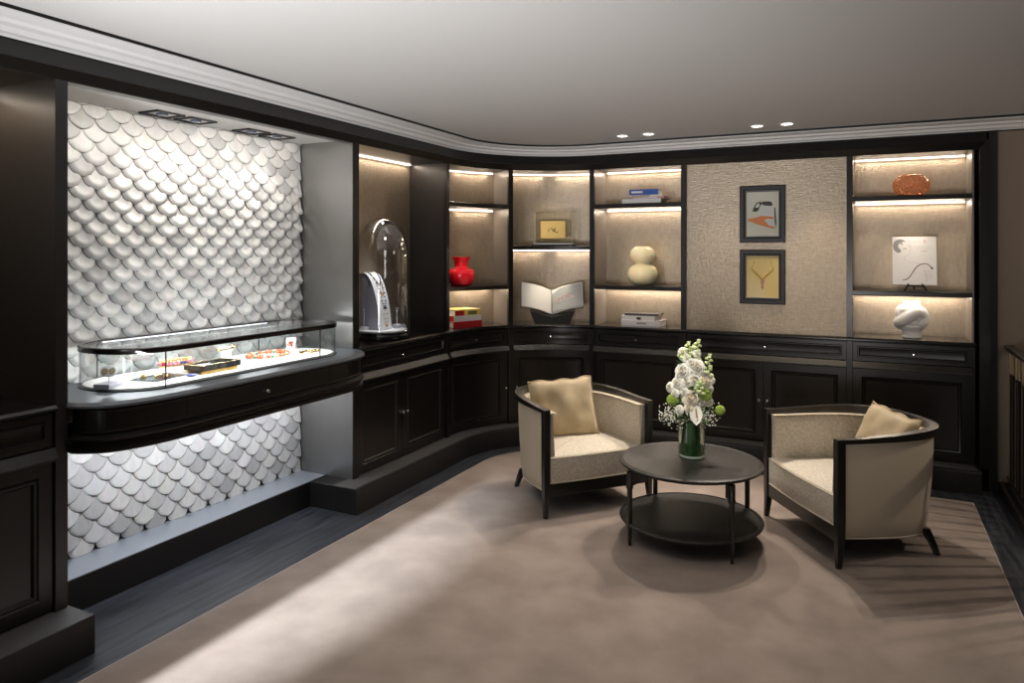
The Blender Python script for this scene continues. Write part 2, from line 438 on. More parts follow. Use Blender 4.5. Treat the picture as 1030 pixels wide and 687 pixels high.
# ------------------------------------------------------------------ fitted cabinets
def knob(parent, path, s, z, o=0.0):
    n_ = Vector((*path.n(s),0)).normalized(); c = Vector(path.p(s,o,z))
    R_ = n_.to_track_quat('Z','Y').to_matrix()
    return obj('knob', MB().lathe([(.006,-.002),(.004,.004),(.0035,.012),(.008,.017),(.0115,.023),(.0115,.028),(.008,.033),(.0,.034)], c, 16, R=R_, caps=False), M['chrome'], parent, smooth=True)
RING_DOOR = [(0,-.03),(0,0),(.055,0),(.060,-.004),(.066,.002),(.074,.0),(.082,-.010),(.10,-.012)]
RING_DRAW = [(0,-.03),(0,0),(.026,0),(.030,.005),(.036,.005),(.042,-.006),(.055,-.008)]
def front(kind, path, s0, s1, z0, z1, parent, knobs=(), o=-.012, rings=None):
    g = .003; rg = [(d, q+o) for d, q in (rings or (RING_DOOR if kind=='door' else RING_DRAW))]
    d_ = obj(kind, MB().panel(path, s0+g, s1-g, z0+g, z1-g, rg), M['lacquer'], parent, smooth=25)
    for s, z in knobs: knob(d_, path, s, z, o)
    return d_
PW = .021   # half width of an upright
ZK = 1.0
def cabinet(name, s0, s1, label, drawer_knob, doors, shelves, niche=True, dark=False, group=None, ends=(1,1)):
    c = CP.p((s0+s1)/2, -.15, 0)
    t = thing(name, (c[0],c[1],PZ), label, 'cabinet', group)
    a0, a1 = s0+PW, s1-PW
    obj('carcass', MB().sbox(CP, s0, s1, PZ, .974, -.34, -.045), M['lacquer'], t)
    for s in ((s0,) if ends[0] else ()) + ((s1,) if ends[1] else ()):
        obj('stile', MB().sbox(CP, s-PW*.98, s+PW*.98, PZ, .974, -.045, .001), M['lacquer'], t, bevel=.002)
    obj('moulding', MB().sweep(CP, CP.ss(a0,a1), [(-.045,.776),(.022,.776),(.026,.782),(.026,.788),(.0,.826),(-.045,.826)]), M['lacquer_lit'], t)
    front('drawer', CP, a0, a1, .828, .968, t, [drawer_knob] if drawer_knob else [])
    for d0, d1, ks in doors: front('door', CP, d0, d1, PZ+.006, .775, t, ks)
    if niche:
        back = M['paper']
        obj('back_panel', MB().sbox(CP, s0, s1, ZK, 2.345, -.37, -.35), back, t)
        obj('top_panel', MB().sbox(CP, s0, s1, 2.33, 2.345, -.35, -.06), M['lacquer_side'] if dark else M['lining'], t)
        for k, s in enumerate((s0, s1)):
            if not ends[k]: continue
            obj('upright', MB().sbox(CP, s-PW, s+PW, ZK, 2.33, -.03, 0), M['lacquer'], t, bevel=.002)
        for s, d in ((s0+PW-.006, 1), (s1-PW+.006, -1)):
            obj('side_lining', MB().sbox(CP, s-.006, s+.006, ZK, 2.33, -.35, -.03), M['lacquer_side'] if dark else M['lining'], t)
        levels = []
        for z in shelves:
            obj('shelf', MB().sweep(CP, CP.ss(a0,a1), [(-.35,z-.036),(-.012,z-.036),(-.004,z-.030),(-.004,z-.006),(-.012,z),(-.35,z)]), M['lacquer'], t)
            levels.append(z-.036)
        for zt in levels+[2.33]:
            obj('light_strip', MB().sbox(CP, a0+.01, a1-.01, zt-.009, zt-.001, -.346, -.334), M['led'], t)
            # area light just under the strip, washing the wallpaper
            L = a1-a0; n = 1 if (s0 > CP.L-.1 or s1 < .05) else 2
            for q in range(n):
                s = a0+L*(q+.5)/n; p_ = CP.p(s,-.318,zt-.012); n_ = CP.n(s)
                lo = light('niche_light', 'AREA', p_, NE*L/n*LV.get(round(zt,2),1), WARM, size=L/n*.95, sy=.02, spread=170)
                a = math.atan2(n_[1],n_[0])
                lo.rotation_euler = (Euler((0,0,a+PI/2)).to_matrix() @ Euler((rad(-14),0,0)).to_matrix()).to_euler()
    return t
M['led'] = emis('warm_led_strip', (1,.86,.70), 5)
NE = 3.2; LV = {}
SH3 = (2.03, 1.343)
S2, S3, S4, S5, S6, S7 = -.10, .02, .676, 1.385, 2.164, 3.379
S1 = 3.775-CP.cy
S8 = 4.164
deg = lambda y: y-CP.cy
cabinet('tower_cabinet', S1, S3-.04, 'tall black cabinet with open dome niche left of the curved corner',
        (4.284-CP.cy,.896), [(S1+PW,4.31-CP.cy,[(4.284-CP.cy,.485)]),(4.31-CP.cy,S3-.04-PW,[(4.338-CP.cy,.485)])], (), dark=True)
cabinet('corner_cabinet', S3-.04, S4, 'curved black shelf cabinet holding the red vase',
        ((S3-.04+S4)/2,.896), [(S3-.04+PW,S4-PW,[(S4-PW-.03,.47)])], SH3, ends=(0,1))
cabinet('corner_cabinet', S4, S5, 'curved black shelf cabinet behind the left armchair with the open book',
        ((S4+S5)/2,.896), [(S4+PW,S5-PW,[(S4+PW+.03,.47)])], (1.68,), ends=(0,1))
cabinet('shelf_cabinet', S5, S6, 'straight black shelf cabinet holding the cream double gourd vase',
        ((S5+S6)/2,.896), [(S5+PW,S6-PW,[])], SH3, ends=(0,1))
SK = -.703+2.05+CP.L
cabinet('low_cabinet', S6, S7, 'wide low black cabinet with two doors under the framed pictures',
        (SK+.01,.896), [(S6+PW,SK,[(SK-.03,.485)]),(SK,S7-PW,[(SK+.03,.485)])], (), niche=False, ends=(0,1))
t = cabinet('shelf_cabinet', S7, S8, 'black shelf cabinet at the right end with orange vase and knot vase',
        ((S7+S8)/2+.02,.896), [(S7+PW,S8-PW,[])], SH3, ends=(0,0))
# upright between the wall panel and its neighbours
for c in list(COL.objects):
    if c.name.startswith('low_cabinet'): lowc = c
for s in (S7,):
    obj('upright', MB().sbox(CP, s-PW, s+PW, ZK, 2.33, -.03, 0), M['lacquer'], lowc, bevel=.002)

# continuous worktop
obj_w = tag(obj('worktop', MB().sweep(CP, CP.ss(S1-.02, S8), [(-.35,.974),(.010,.974),(.018,.980),(.018,.988),(.006,1.0),(-.35,1.0)]), M['worktop']),
    'continuous polished black worktop curving round the corner above the drawers', 'worktop')

# tower side panel facing the mural recess
tw = [c for c in COL.objects if c.name.startswith('tower_cabinet')][0]
obj('side_panel', MB().box(-3.59,-2.966,3.740,3.797,PZ,2.345), M['smoky'], tw)
obj('stile', MB().box(-2.9655,-2.958,3.738,3.797,PZ,2.33), M['lacquer'], tw)

# left cabinet (only its far end is inside the picture)
lc = thing('wall_cabinet', (-3.2,1.2,PZ), 'tall black panelled cabinet at the left edge of the picture', 'cabinet')
obj('carcass', MB().box(-3.55,-3.005,.25,1.832,PZ,.974), M['lacquer'], lc)
obj('side_panel', MB().box(-3.60,-2.96,1.832,1.884,PZ-.03,2.345), M['lacquer_side'], lc, bevel=.002)
obj('niche_back', MB().box(-3.60,-3.55,.25,1.832,.974,2.345), M['paper'], lc)
obj('top_panel', MB().box(-3.55,-2.97,.25,1.832,2.33,2.345), M['lacquer'], lc)
a0, a1 = .25-CP.cy, 1.832-CP.cy
obj('moulding', MB().sweep(CP, [a0,a1], [(-.045,.776),(.022,.776),(.026,.782),(.026,.788),(.0,.826),(-.045,.826)]), M['lacquer_lit'], lc)
obj('countertop', MB().sweep(CP, [a0,a1], [(-.58,.974),(.010,.974),(.018,.980),(.018,.988),(.006,1.0),(-.58,1.0)]), M['worktop'], lc)
front('drawer', CP, a0+.8, a1, .828, .968, lc)
front('door', CP, a0+.9, a1, PZ+.006, .775, lc)
front('door', CP, a0+.2, a0+.9, PZ+.006, .775, lc)
obj('light_strip', MB().box(-3.53,-3.50,.4,1.80,2.318,2.328), M['led'], lc)
light('niche_light','AREA',(-3.46,1.1,2.30), 3, WARM, rot=(0,0,0), size=.04, sy=1.3, spread=170)
light('niche_light','AREA',(-3.28,1.745,2.29), .8, WARM, rot=(rad(-20),0,0), size=.5, sy=.03, spread=170)
# ------------------------------------------------------------------ display counter in the mural recess
ctl = [(-2.965,1.888),(-2.930,1.888),(-2.875,1.915),(-2.815,1.966),(-2.775,2.06),(-2.752,2.18),(-2.745,2.32),(-2.745,2.6),(-2.745,3.0),(-2.745,3.35),(-2.752,3.48),(-2.785,3.60),(-2.86,3.70),(-2.93,3.735),(-2.965,3.737)]
cpts = catmull([(x,y,0) for x,y in ctl], 5)
DP = PolyPath([(p.x,p.y) for p in cpts], side=1)
# normal should point into the room
if DP.n(DP.L/2)[0] < 0: DP = PolyPath([(p.x,p.y) for p in cpts], side=-1)
def sof(y):
    best = min((abs(DP.p(DP.L*i/800,0,0)[1]-y), DP.L*i/800) for i in range(200,600)); return best[1]
dc = thing('display_counter', (-3.1,2.8,.79), 'bowed black jewellery counter projecting from the white scale mural', 'counter')
slab = [(p.x,p.y) for p in cpts]+[(-3.366,3.737),(-3.366,1.888)]
SE = PolyPath(DP.pts, side=DP.side)
m = MB().prism([(x,y) for x,y in slab], .992, 1.0)
m.sweep(DP, DP.ss(0,DP.L), [(-.10,.975),(.004,.975),(.012,.980),(.012,.988),(0,1.0),(-.012,.9995),(-.10,.9985)])
obj('countertop', m, M['steeltop'] if 'steeltop' in M else M['worktop'], dc)
m = MB().prism([(x-.05 if x > -2.9 else x, y) for x,y in slab], .80, .80+.02)
m.sweep(DP, DP.ss(0,DP.L), [(-.06,.79),(.0,.79),(.004,.796),(.004,.806),(-.010,.815),(-.012,.828),(.010,.842),(.012,.850),(-.010,.862),(-.016,.868),(-.016,.968),(-.010,.975),(-.06,.975)])
obj('apron', m, M['lacquer'], dc, smooth=30)
sa, sb = sof(2.30), sof(3.27)
zf0, zf1 = .872, .962
def field(nm, a, b):
    return obj(nm, MB().sbox(DP, a, b, zf0, zf1, -.03, -.0135), M['lacquer'], dc, bevel=.001)
d_ = field('drawer', sa+.0015, sb-.0015); knob(d_, DP, sof(2.767), .915, -.0135)
field('fixed_panel', .05, sa-.0015); field('fixed_panel', sb+.0015, DP.L-.05)
m = MB()
for za, zb_ in ((.868,.878),(.958,.968)): m.sbox(DP, .05, DP.L-.05, za, zb_, -.02, -.0085)
m.sbox(DP, .05, .062, .868, .968, -.02, -.0085); m.sbox(DP, DP.L-.062, DP.L-.05, .868, .968, -.02, -.0085)
obj('bead_moulding', m, M['lacquer'], dc, bevel=.002)
obj('light_strip', MB().box(-3.30,-3.27,2.0,3.65,.786,.79), M['ledw'], dc)

# glass show case
def stadium(x0,x1,y0,y1,r,n=10):
    P_ = []
    for cx_,cy_,a0_ in ((x1-r,y1-r,0),(x0+r,y1-r,90),(x0+r,y0+r,180),(x1-r,y0+r,270)):
        for i in range(n+1):
            a = rad(a0_+90*i/n); P_.append((cx_+r*math.cos(a), cy_+r*math.sin(a)))
    return P_
CX0,CX1,CY0,CY1,CR = -3.355,-2.868,2.085,3.60,.22
outer = stadium(CX0,CX1,CY0,CY1,CR)
cl = outer+[outer[0]]
GP = PolyPath(cl, side=1, closed=True)
if (GP.p(0,.1,0)[0]-(CX0+CX1)/2)**2 < (GP.p(0,0,0)[0]-(CX0+CX1)/2)**2: GP = PolyPath(cl, side=-1, closed=True)
vc = thing('display_case', (-3.11,2.85,1.0), 'long low glass jewellery case with rounded ends and dark metal rim', 'display case')
m = MB().sweep(GP, GP.d, [(-.006,1.167),(.004,1.167),(.006,1.171),(.006,1.190),(.002,1.193),(-.014,1.193),(-.014,1.186),(-.006,1.184)], caps=False)
obj('rim', m, M['bronze'], vc, smooth=30)
m = MB().sweep(GP, GP.d, [(-.004,1.0),(0,1.0),(0,1.168),(-.004,1.168)], caps=False)
obj('glass_wall', m, M['glass'], vc, smooth=30)
obj('glass_top', MB().prism(stadium(CX0+.006,CX1-.006,CY0+.006,CY1-.006,CR-.006), 1.186,1.191), M['glass'], vc)
obj('display_bed', MB().prism(stadium(CX0+.015,CX1-.015,CY0+.015,CY1-.015,CR-.015), 1.0005,1.012), M['case_bed'], vc)
obj('base_gasket', MB().sweep(GP, GP.d, [(-.002,1.0),(.004,1.0),(.004,1.004),(-.002,1.004)], caps=False), M['bronze'], vc)
for x,y in ((CX1-.002,2.278),(CX1-.002,3.32),(CX0+.002,2.278),(CX0+.002,3.32)):
    obj('glazing_bar', MB().box(x-.0022,x+.0022,y-.0018,y+.0018,1.0,1.168), M['bronze'], vc)
m = MB().box(CX1-.012,CX1-.007,2.30,3.38,1.170,1.184).box(CX0+.007,CX0+.010,2.30,3.38,1.179,1.184)
obj('light_strip', m, M['ledw'], vc)

# jewellery and stands in the case
Z0 = 1.0125
def gem_mat(n, c): return mat(n, c, .12, spec=.8, coat=.6)
M['ruby'] = gem_mat('ruby_glass',(.45,.01,.06)); M['coral'] = gem_mat('coral_bead',(.75,.16,.06)); M['emerald'] = gem_mat('emerald_bead',(.03,.28,.13))
M['sapph'] = gem_mat('blue_stone',(.02,.04,.22)); M['pink'] = gem_mat('pink_stone',(.65,.22,.30)); M['silver'] = mat('silver_metal',(.8,.8,.8),.2,metal=1)
M['diam'] = mat('diamond_pave',(.75,.76,.78),.15,metal=.6,bump=(600,.8,.002,(1,1,1)))
t = thing('earring_stand', (-3.063,2.136,Z0), 'round white earring plaque on a grey block at the left end of the case', 'jewellery stand')
obj('base_block', MB().obox((-3.063,2.136,Z0+.011),.075,.105,.022,(0,0,rad(20))), M['greyblock'], t, bevel=.002)
obj('post', MB().lathe([(.002,0),(.002,.03)],(-3.063,2.136,Z0+.022),8), M['chrome'], t)
R_ = Vector((.62,-.75,.2)).normalized().to_track_quat('Z','Y').to_matrix()
obj('plaque', MB().lathe([(.001,-.003),(.034,-.003),(.036,0),(.034,.003),(.001,.003)],(-3.063,2.136,Z0+.072),24,sx=1,sy=.75,R=R_), M['white'], t, smooth=True)
for k, d in enumerate((-.014,.015)):
    c = Vector((-3.063,2.136,Z0+.072)) + R_ @ Vector((d*1.0,.0,.006))
    m = MB()
    for q in range(9):
        a = q*2*PI/9*1.0; m.ball(c+R_@Vector((.009*math.cos(a),.011*math.sin(a),.002)),.0032,6,4)
    m.ball(c,.004,6,4)
    tag(obj('earring', m, M['gold'], smooth=True), ['left gold flower earring on the white plaque in the case','right gold flower earring on the white plaque in the case'][k], 'earring')
# glass tray with three small pieces
t = tag(obj('brooch_tray', MB().obox((-3.07,2.40,Z0+.004),.15,.20,.006,(0,0,rad(10))), thin_glass('smoked_glass',(.55,.6,.6),.2,.6)), 'low smoked glass tray of small gold pieces in the case', 'tray')
for k,(x,y,dx,dy,lab) in enumerate(((-3.125,2.355,.030,.030,'domed gold ring at the left of the smoked glass tray'),(-3.10,2.42,.018,.05,'narrow gold bar brooch in the middle of the smoked glass tray'),(-3.02,2.40,.024,.024,'square gold ring at the front of the smoked glass tray'))):
    m = MB(); m.lathe([(.3*dx,0),(.5*dx,.003),(.45*dx,.009),(.2*dx,.014),(.0,.015)],(x,y,Z0+.0072),14,sx=1,sy=dy/dx)
    if k != 1: m.tube([(x+.3*dx*math.cos(a),y,Z0+.011+.3*dx*math.sin(a)) for a in [i*PI/6 for i in range(12)]],.0016,5,closed=True)
    tag(obj(['gold_ring','gold_brooch','gold_ring'][k], m, M['gold'], smooth=True), lab, 'jewellery')
# tall gemstone bracelet on a clear shelf
t = thing('bracelet_stand', (-3.20,2.60,Z0), 'clear shelf stand under the gemstone bracelet in the case', 'jewellery stand')
obj('shelf_plate', MB().obox((-3.19,2.60,Z0+.022),.07,.22,.004), M['acrylic'], t)
obj('foot_rail', MB().box(-3.21,-3.17,2.50,2.51,Z0,Z0+.02).box(-3.21,-3.17,2.69,2.70,Z0,Z0+.02), M['acrylic'], t)
t = thing('gemstone_bracelet', (-3.20,2.60,Z0+.026), 'wide gold bracelet set with pink red and blue stones', 'bracelet')
m = MB(); gm = {k: MB() for k in ('ruby','pink','sapph')}
random.seed(5)
for q in range(26):
    a = 2*PI*q/26; x = -3.20+.042*math.cos(a); y = 2.60+.088*math.sin(a)
    m.ball((x,y,Z0+.033),.0075,7,5); m.ball((x,y,Z0+.050),.0075,7,5)
    k_ = random.choice(['ruby','pink','sapph','pink']); gm[k_].ball((x*1.0+.004*math.cos(a),y+.004*math.sin(a),Z0+.0425),.0095,7,5)
m.tube([(-3.20+.04*math.cos(i*PI/12),2.60+.086*math.sin(i*PI/12),Z0+.030) for i in range(24)],.004,6,closed=True)
obj('gold_band', m, M['gold'], t, smooth=True)
for k_ in gm: obj('stones', gm[k_], M[k_], t, smooth=True)
tag(obj('stone_cabochon', MB().ball((-2.965,2.50,Z0+.0085),(.020,.030,.008),14,8), M['sapph'], smooth=True), 'oval dark blue stone lying in front of the open box', 'gemstone')
# open jewellery box
t = thing('jewellery_box', (-3.0,2.66,Z0), 'open shallow black and gold box with small pieces in the case', 'box')
bx0,bx1,by0,by1 = -3.075,-2.945,2.545,2.79; zb = Z0+.018
m = MB().box(bx0,bx1,by0,by1,zb,zb+.004)
for a_ in ((bx0,bx0+.006,by0,by1),(bx1-.006,bx1,by0,by1),(bx0,bx1,by0,by0+.006),(bx0,bx1,by1-.006,by1)): m.box(*a_[:4],zb,zb+.026)
obj('tray', m, M['black'], t)
m = MB()
for a_ in ((bx0-.001,bx0+.007,by0,by1),(bx1-.007,bx1+.001,by0,by1),(bx0,bx1,by0-.001,by0+.007),(bx0,bx1,by1-.007,by1+.001)): m.box(*a_[:4],zb+.026,zb+.029)
obj('gold_edge', m, M['gold'], t)
obj('foot', MB().box(bx0+.01,bx0+.02,by0+.01,by1-.01,Z0,zb).box(bx1-.02,bx1-.01,by0+.01,by1-.01,Z0,zb), M['gold'], t)
obj('cushion_pad', MB().obox(((bx0+bx1)/2,by0+.07,zb+.012),.10,.10,.014), M['greyblock'], t, bevel=.003)
for k,(dy,mt,lab) in enumerate(((.10,'silver','silver clip lying in the open black box'),(.15,'gold','gold clip lying in the open black box'),(.20,'sapph','blue brooch lying in the open black box'))):
    x = (bx0+bx1)/2; y = by0+dy
    m = MB(); m.ball((x,y,zb+.010+(.009 if k==0 else 0)),(.016,.012,.006),10,6); m.tube([(x-.02,y,zb+.008+(.011 if k==0 else 0)),(x+.022,y+.012,zb+.009+(.011 if k==0 else 0))],.002,6)
    tag(obj('brooch', m, M[mt], smooth=True), lab, 'brooch')
# white bangle cone
t = thing('bangle_cone', (-3.24,2.96,Z0), 'tapered white bangle cone with a gold bangle round it', 'jewellery stand')
obj('cone', MB().lathe([(.024,0),(.030,.004),(.046,.07),(.040,.078),(0,.080)],(-3.24,2.96,Z0),24,sx=.7), M['white'], t, smooth=True)
tag(obj('gold_bangle', MB().tube([(-3.24+.0385*math.cos(a),2.96+.0545*math.sin(a),Z0+.070+.008*math.sin(a)) for a in [i*PI/14 for i in range(28)]],.0035,6,closed=True), M['gold'], smooth=True), 'gold bangle resting round the white cone', 'bracelet')
# coral bead necklace on a low round pad
tag(obj('round_pad', MB().lathe([(.155,0),(.16,.003),(.158,.007),(0,.008)],(-3.10,3.14,Z0),40,sx=.72,sy=1.0), M['white'], smooth=True), 'low white oval pad under the bead necklace', 'display pad')
t = thing('bead_necklace', (-3.10,3.14,Z0+.008), 'coral and green bead necklace laid in an oval ring', 'necklace')
mb_ = {k: MB() for k in ('coral','emerald','gold')}
for q in range(34):
    a = 2*PI*q/34; k_ = 'emerald' if q % 5 == 2 else ('gold' if q % 3 == 0 else 'coral')
    rb = .0125 if k_ == 'coral' else .008
    mb_[k_].ball((-3.10+.088*math.cos(a),3.14+.128*math.sin(a),Z0+.009+rb),rb,9,6)
for k_ in mb_: obj('beads', mb_[k_], M[k_], t, smooth=True)
# white card with coral brooch
t = thing('card_stand', (-3.14,3.37,Z0), 'leaning white card holding the coral brooch', 'jewellery stand')
Rc = Euler((rad(-12),0,rad(50)))
m = MB(); m.obox((-3.14,3.37,Z0+.046),.055,.008,.088,(rad(-12),0,rad(35)))
obj('card', m, M['white'], t, bevel=.001)
obj('prop', MB().obox((-3.157,3.395,Z0+.030),.008,.004,.062,(rad(22),0,rad(35))), M['silver'], t)
m = MB(); random.seed(2)
for q in range(12): m.ball((-3.130+random.uniform(-.013,.013),3.357+random.uniform(-.012,.006),Z0+.050+random.uniform(-.022,.026)),random.uniform(.004,.008),7,5)
tag(obj('coral_brooch', m, M['coral'], smooth=True), 'coral orange brooch pinned on the leaning white card', 'brooch')
m = MB().tube([(-3.04+.035*math.cos(a),3.42+.075*math.sin(a),Z0+.0042) for a in [i*PI/14 for i in range(28)]],.004,6,closed=True)
for q in range(6): m.ball((-3.04+.035*math.cos(q),3.42+.075*math.sin(q),Z0+.0065),.0062,7,5)
tag(obj('chain_bracelet', m, M['gold'], smooth=True), 'flat gold chain bracelet at the right end of the case', 'bracelet')
m = MB(); P_ = []
for q in range(20):
    a = q*PI/19; P_.append((-3.21+.0*q,3.46+.035*math.cos(a),Z0+.05*math.sin(a)+.004))
m.tube(P_,.004,6)
for q in P_[::2]: m.ball(q,.006,7,5)
tag(obj('silver_tiara_cuff', m, M['diam'], smooth=True), 'standing silver stone set cuff at the right rear of the case', 'bracelet')

# recessed square spotlights above the mural
tags_ = ['first recessed square spotlight from the left above the mural','second recessed square spotlight from the left above the mural','third recessed square spotlight from the left above the mural','fourth recessed square spotlight from the left above the mural']
for k,y in enumerate((2.59,2.80,3.20,3.41)):
    t = thing('recessed_spotlight', (-3.29,y,2.344), tags_[k], 'ceiling light', 'square spotlights above the mural')
    m = MB()
    for a_ in ((-.07,-.058,-.085,.085),(.058,.07,-.085,.085),(-.07,.07,-.085,-.073),(-.07,.07,.073,.085)): m.box(-3.29+a_[0],-3.29+a_[1],y+a_[2],y+a_[3],2.336,2.3449)
    obj('bezel', m, M['black'], t)
    obj('baffle_plate', MB().box(-3.348,-3.232,y-.073,y+.073,2.340,2.3449), M['silver'], t)
    obj('lens', MB().lathe([(.026,0),(.030,.005),(.030,.006)],(-3.29,y,2.3335),16), M['lensdark'], t)
# ------------------------------------------------------------------ ceiling downlights
dl = ['leftmost recessed ceiling downlight of the left pair','right recessed ceiling downlight of the left pair','left recessed ceiling downlight of the pair above the pictures','rightmost recessed ceiling downlight of the pair above the pictures']
for k,(x,y) in enumerate(((-1.684,5.40),(-1.478,5.40),(-.69,5.40),(-.491,5.40))):
    t = thing('downlight', (x,y,ZC), dl[k], 'ceiling light', 'recessed ceiling downlights')
    obj('trim_ring', MB().lathe([(.052,0),(.052,-.004),(.040,-.006),(.036,0)],(x,y,ZC),24,caps=False), M['cornice'], t, smooth=True)
    obj('lamp_disc', MB().lathe([(.035,0),(.035,-.002),(0,-.002)],(x,y,ZC-.0005),20), M['lamp'], t)
# ------------------------------------------------------------------ glass cloche with necklace bust
DX, DY = -3.17, 4.335
t = thing('glass_cloche', (DX,DY,1.0), 'tall glass bell cloche over a necklace bust in the tower niche', 'display dome')
obj('base', MB().lathe([(.205,0),(.215,.006),(.215,.020),(.200,.024),(.196,.036),(.208,.042),(.208,.048),(0,.049)],(DX,DY,1.0),48,sx=.95), M['worktop'], t, smooth=True)
obj('felt_disc', MB().lathe([(.186,0),(.188,.004),(.186,.012),(0,.012)],(DX,DY,1.0495),48,sx=.95), M['case_bed'], t, smooth=True)
prof = [(.200,.050),(.200,.30),(.200,.60)]
for i in range(1,13):
    a = i*PI/24; prof.append((.200*math.cos(a) if i < 12 else .0005, .60+.275*math.sin(a)))
inn = [(max(r_-.004,.0004), z-.004 if z > .60 else z) for r_, z in reversed(prof)]
obj('glass_bell', MB().lathe(prof+inn,(DX,DY,1.0),64,sx=.95,caps=False), M['dome_glass'], t, smooth=True)
obj('glass_bead', MB().tube([(DX+.195*math.cos(a),DY+.204*math.sin(a),1.056) for a in [i*PI/30 for i in range(60)]],.005,8,closed=True), M['dome_glass'], t, smooth=True)
# curved bust: white strip swept down an arc, grey sides
ZB = 1.062
bt = thing('necklace_bust', (-3.21,4.31,ZB), 'curved white necklace display ramp with grey sides under the glass cloche', 'jewellery stand')
arc = [(-3.285,ZB+.405),(-3.262,ZB+.41),(-3.235,ZB+.40),(-3.205,ZB+.365),(-3.175,ZB+.30),(-3.15,ZB+.22),(-3.132,ZB+.13),(-3.122,ZB+.05),(-3.12,ZB+.0)]
arc = [(p.x,p.y) for p in catmull([(a,b,0) for a,b in arc],4)]
def wid(i): f_ = i/(len(arc)-1); return .072+.0*f_ - .02*math.exp(-(f_/.08)**2)
y0 = 4.31
rows_ = [[(x,y0-wid(i),z),(x+.006,y0-wid(i)*.5,z+.002),(x+.008,y0,z+.003),(x+.006,y0+wid(i)*.5,z+.002),(x,y0+wid(i),z)] for i,(x,z) in enumerate(arc)]
obj('face_strip', MB().grid(rows_), M['white'], bt, smooth=True, flip=False)
m = MB()
for sgn in (-1,1):
    m.grid([[(x-.001,y0+sgn*(wid(i)-.002),z),(min(x-.001,-3.215) if i > 9 else x-.04,y0+sgn*(wid(i)-.004)*.9,max(z-.004,ZB)),(-3.295,y0+sgn*(wid(i)-.004)*.8,ZB if i > 30 else min(z,ZB+.36-(.36/30)*min(i,30)*1.0))] for i,(x,z) in enumerate(arc)])
m.box(-3.295,-3.125,y0-.045,y0+.045,ZB,ZB+.004)
obj('grey_side', m, M['greyblock'], bt, smooth=True, flip=False)
# necklaces on the bust
def on_arc(f_, v, lift=.006):
    q = f_*(len(arc)-1); i = min(int(q), len(arc)-2); g = q-i
    x = arc[i][0]*(1-g)+arc[i+1][0]*g; z = arc[i][1]*(1-g)+arc[i+1][1]*g
    return (x+lift+.006*(1-abs(v)), y0+v*.058, z+.003)
M['darkchain'] = mat('dark_stone_chain',(.05,.05,.07),.2,metal=.5)
for k,(f0,f1,mt,lab) in enumerate(((.16,.46,'darkchain','shortest dark stone necklace on the white bust'),(.12,.58,'gold','middle length gold necklace on the white bust'),(.20,.72,'darkchain','second longest dark bead necklace on the white bust'),(.24,.93,'gold','longest gold necklace with pendant on the white bust'))):
    m = MB()
    for q in range(25):
        u = q/24*2-1; f_ = f0+(f1-f0)*(1-abs(u)**2.2); p_ = on_arc(f_,u*.9*(1-.15*k*.5))
        m.ball(p_,.0052 if q != 12 else .009,7,5)
    tag(obj('necklace', m, M[mt], smooth=True), lab, 'necklace')
for x,y,h,lab in ((-3.24,4.215,.155,'short ring post left of the necklace bust under the cloche'),(-3.14,4.478,.125,'small ring post on a white block right of the bust')):
    q = thing('ring_stand', (x,y,ZB), lab, 'jewellery stand')
    obj('block', MB().obox((x,y,ZB+.012),.045,.05,.024), M['white'], q, bevel=.002)
    obj('post', MB().lathe([(.004,.024),(.003,h-.012),(.007,h-.004),(0,h)],(x,y,ZB),12), M['white'], q, smooth=True)
    tag(obj('ring', MB().tube([(x+.011*math.cos(a),y,ZB+h+.011+.011*math.sin(a)) for a in [i*PI/8 for i in range(16)]],.003,6,closed=True), M['diam'], smooth=True),
        'stone ring on top of the '+('left' if y < 4.3 else 'right')+' ring post under the cloche', 'ring')
tag(obj('ring_box', MB().obox((-3.11,4.435,ZB+.011),.05,.04,.022), M['greyblock'], bevel=.002), 'tiny pale box between bust and right ring post', 'box')

# ------------------------------------------------------------------ vases
M['red'] = mat('red_opaline_glass',(.78,.006,.02),.12,spec=.6,coat=.6)
M['cream'] = mat('cream_opaline_glass',(.90,.80,.54),.2,spec=.4,coat=.3,sss=.3)
x,y = -3.03,5.245
pr = [(.060,0),(.080,.003),(.098,.02),(.112,.06),(.116,.10),(.110,.125),(.095,.137),(.070,.143),(.058,.150),(.053,.165),(.056,.19),(.068,.218),(.084,.240),(.080,.241),(.063,.217),(.050,.19),(.047,.165),(.0,.155)]
tag(obj('red_vase', MB().lathe(pr,(x,y,1.3435),56,caps=False), M['red'], smooth=60), 'glossy red shouldered glass vase with flared neck on the shelf', 'vase')
x,y = -1.70,6.02
pr = []
for i in range(17):
    a = -PI/2+i*PI/16*.93+.10; pr.append((.128*abs(math.cos(a))**.62 if i else .06, .090+.090*math.sin(a)))
pr = [(.055,0)]+[(r_,z) for r_,z in pr if z > .003][:-1]+[(.066,.176)]
pr2 = []
for i in range(1,16):
    a = -PI/2+i*PI/16; pr2.append((.108*abs(math.cos(a))**.6, .254+.076*math.sin(a)))
tag(obj('cream_vase', MB().lathe(pr+[(max(r_,.066),z) for r_,z in pr2]+[(.045,.331),(.040,.325),(0,.31)],(x,y,1.3435),56,caps=False), M['cream'], smooth=70),
    'cream opaline double gourd vase on the middle shelf', 'vase')
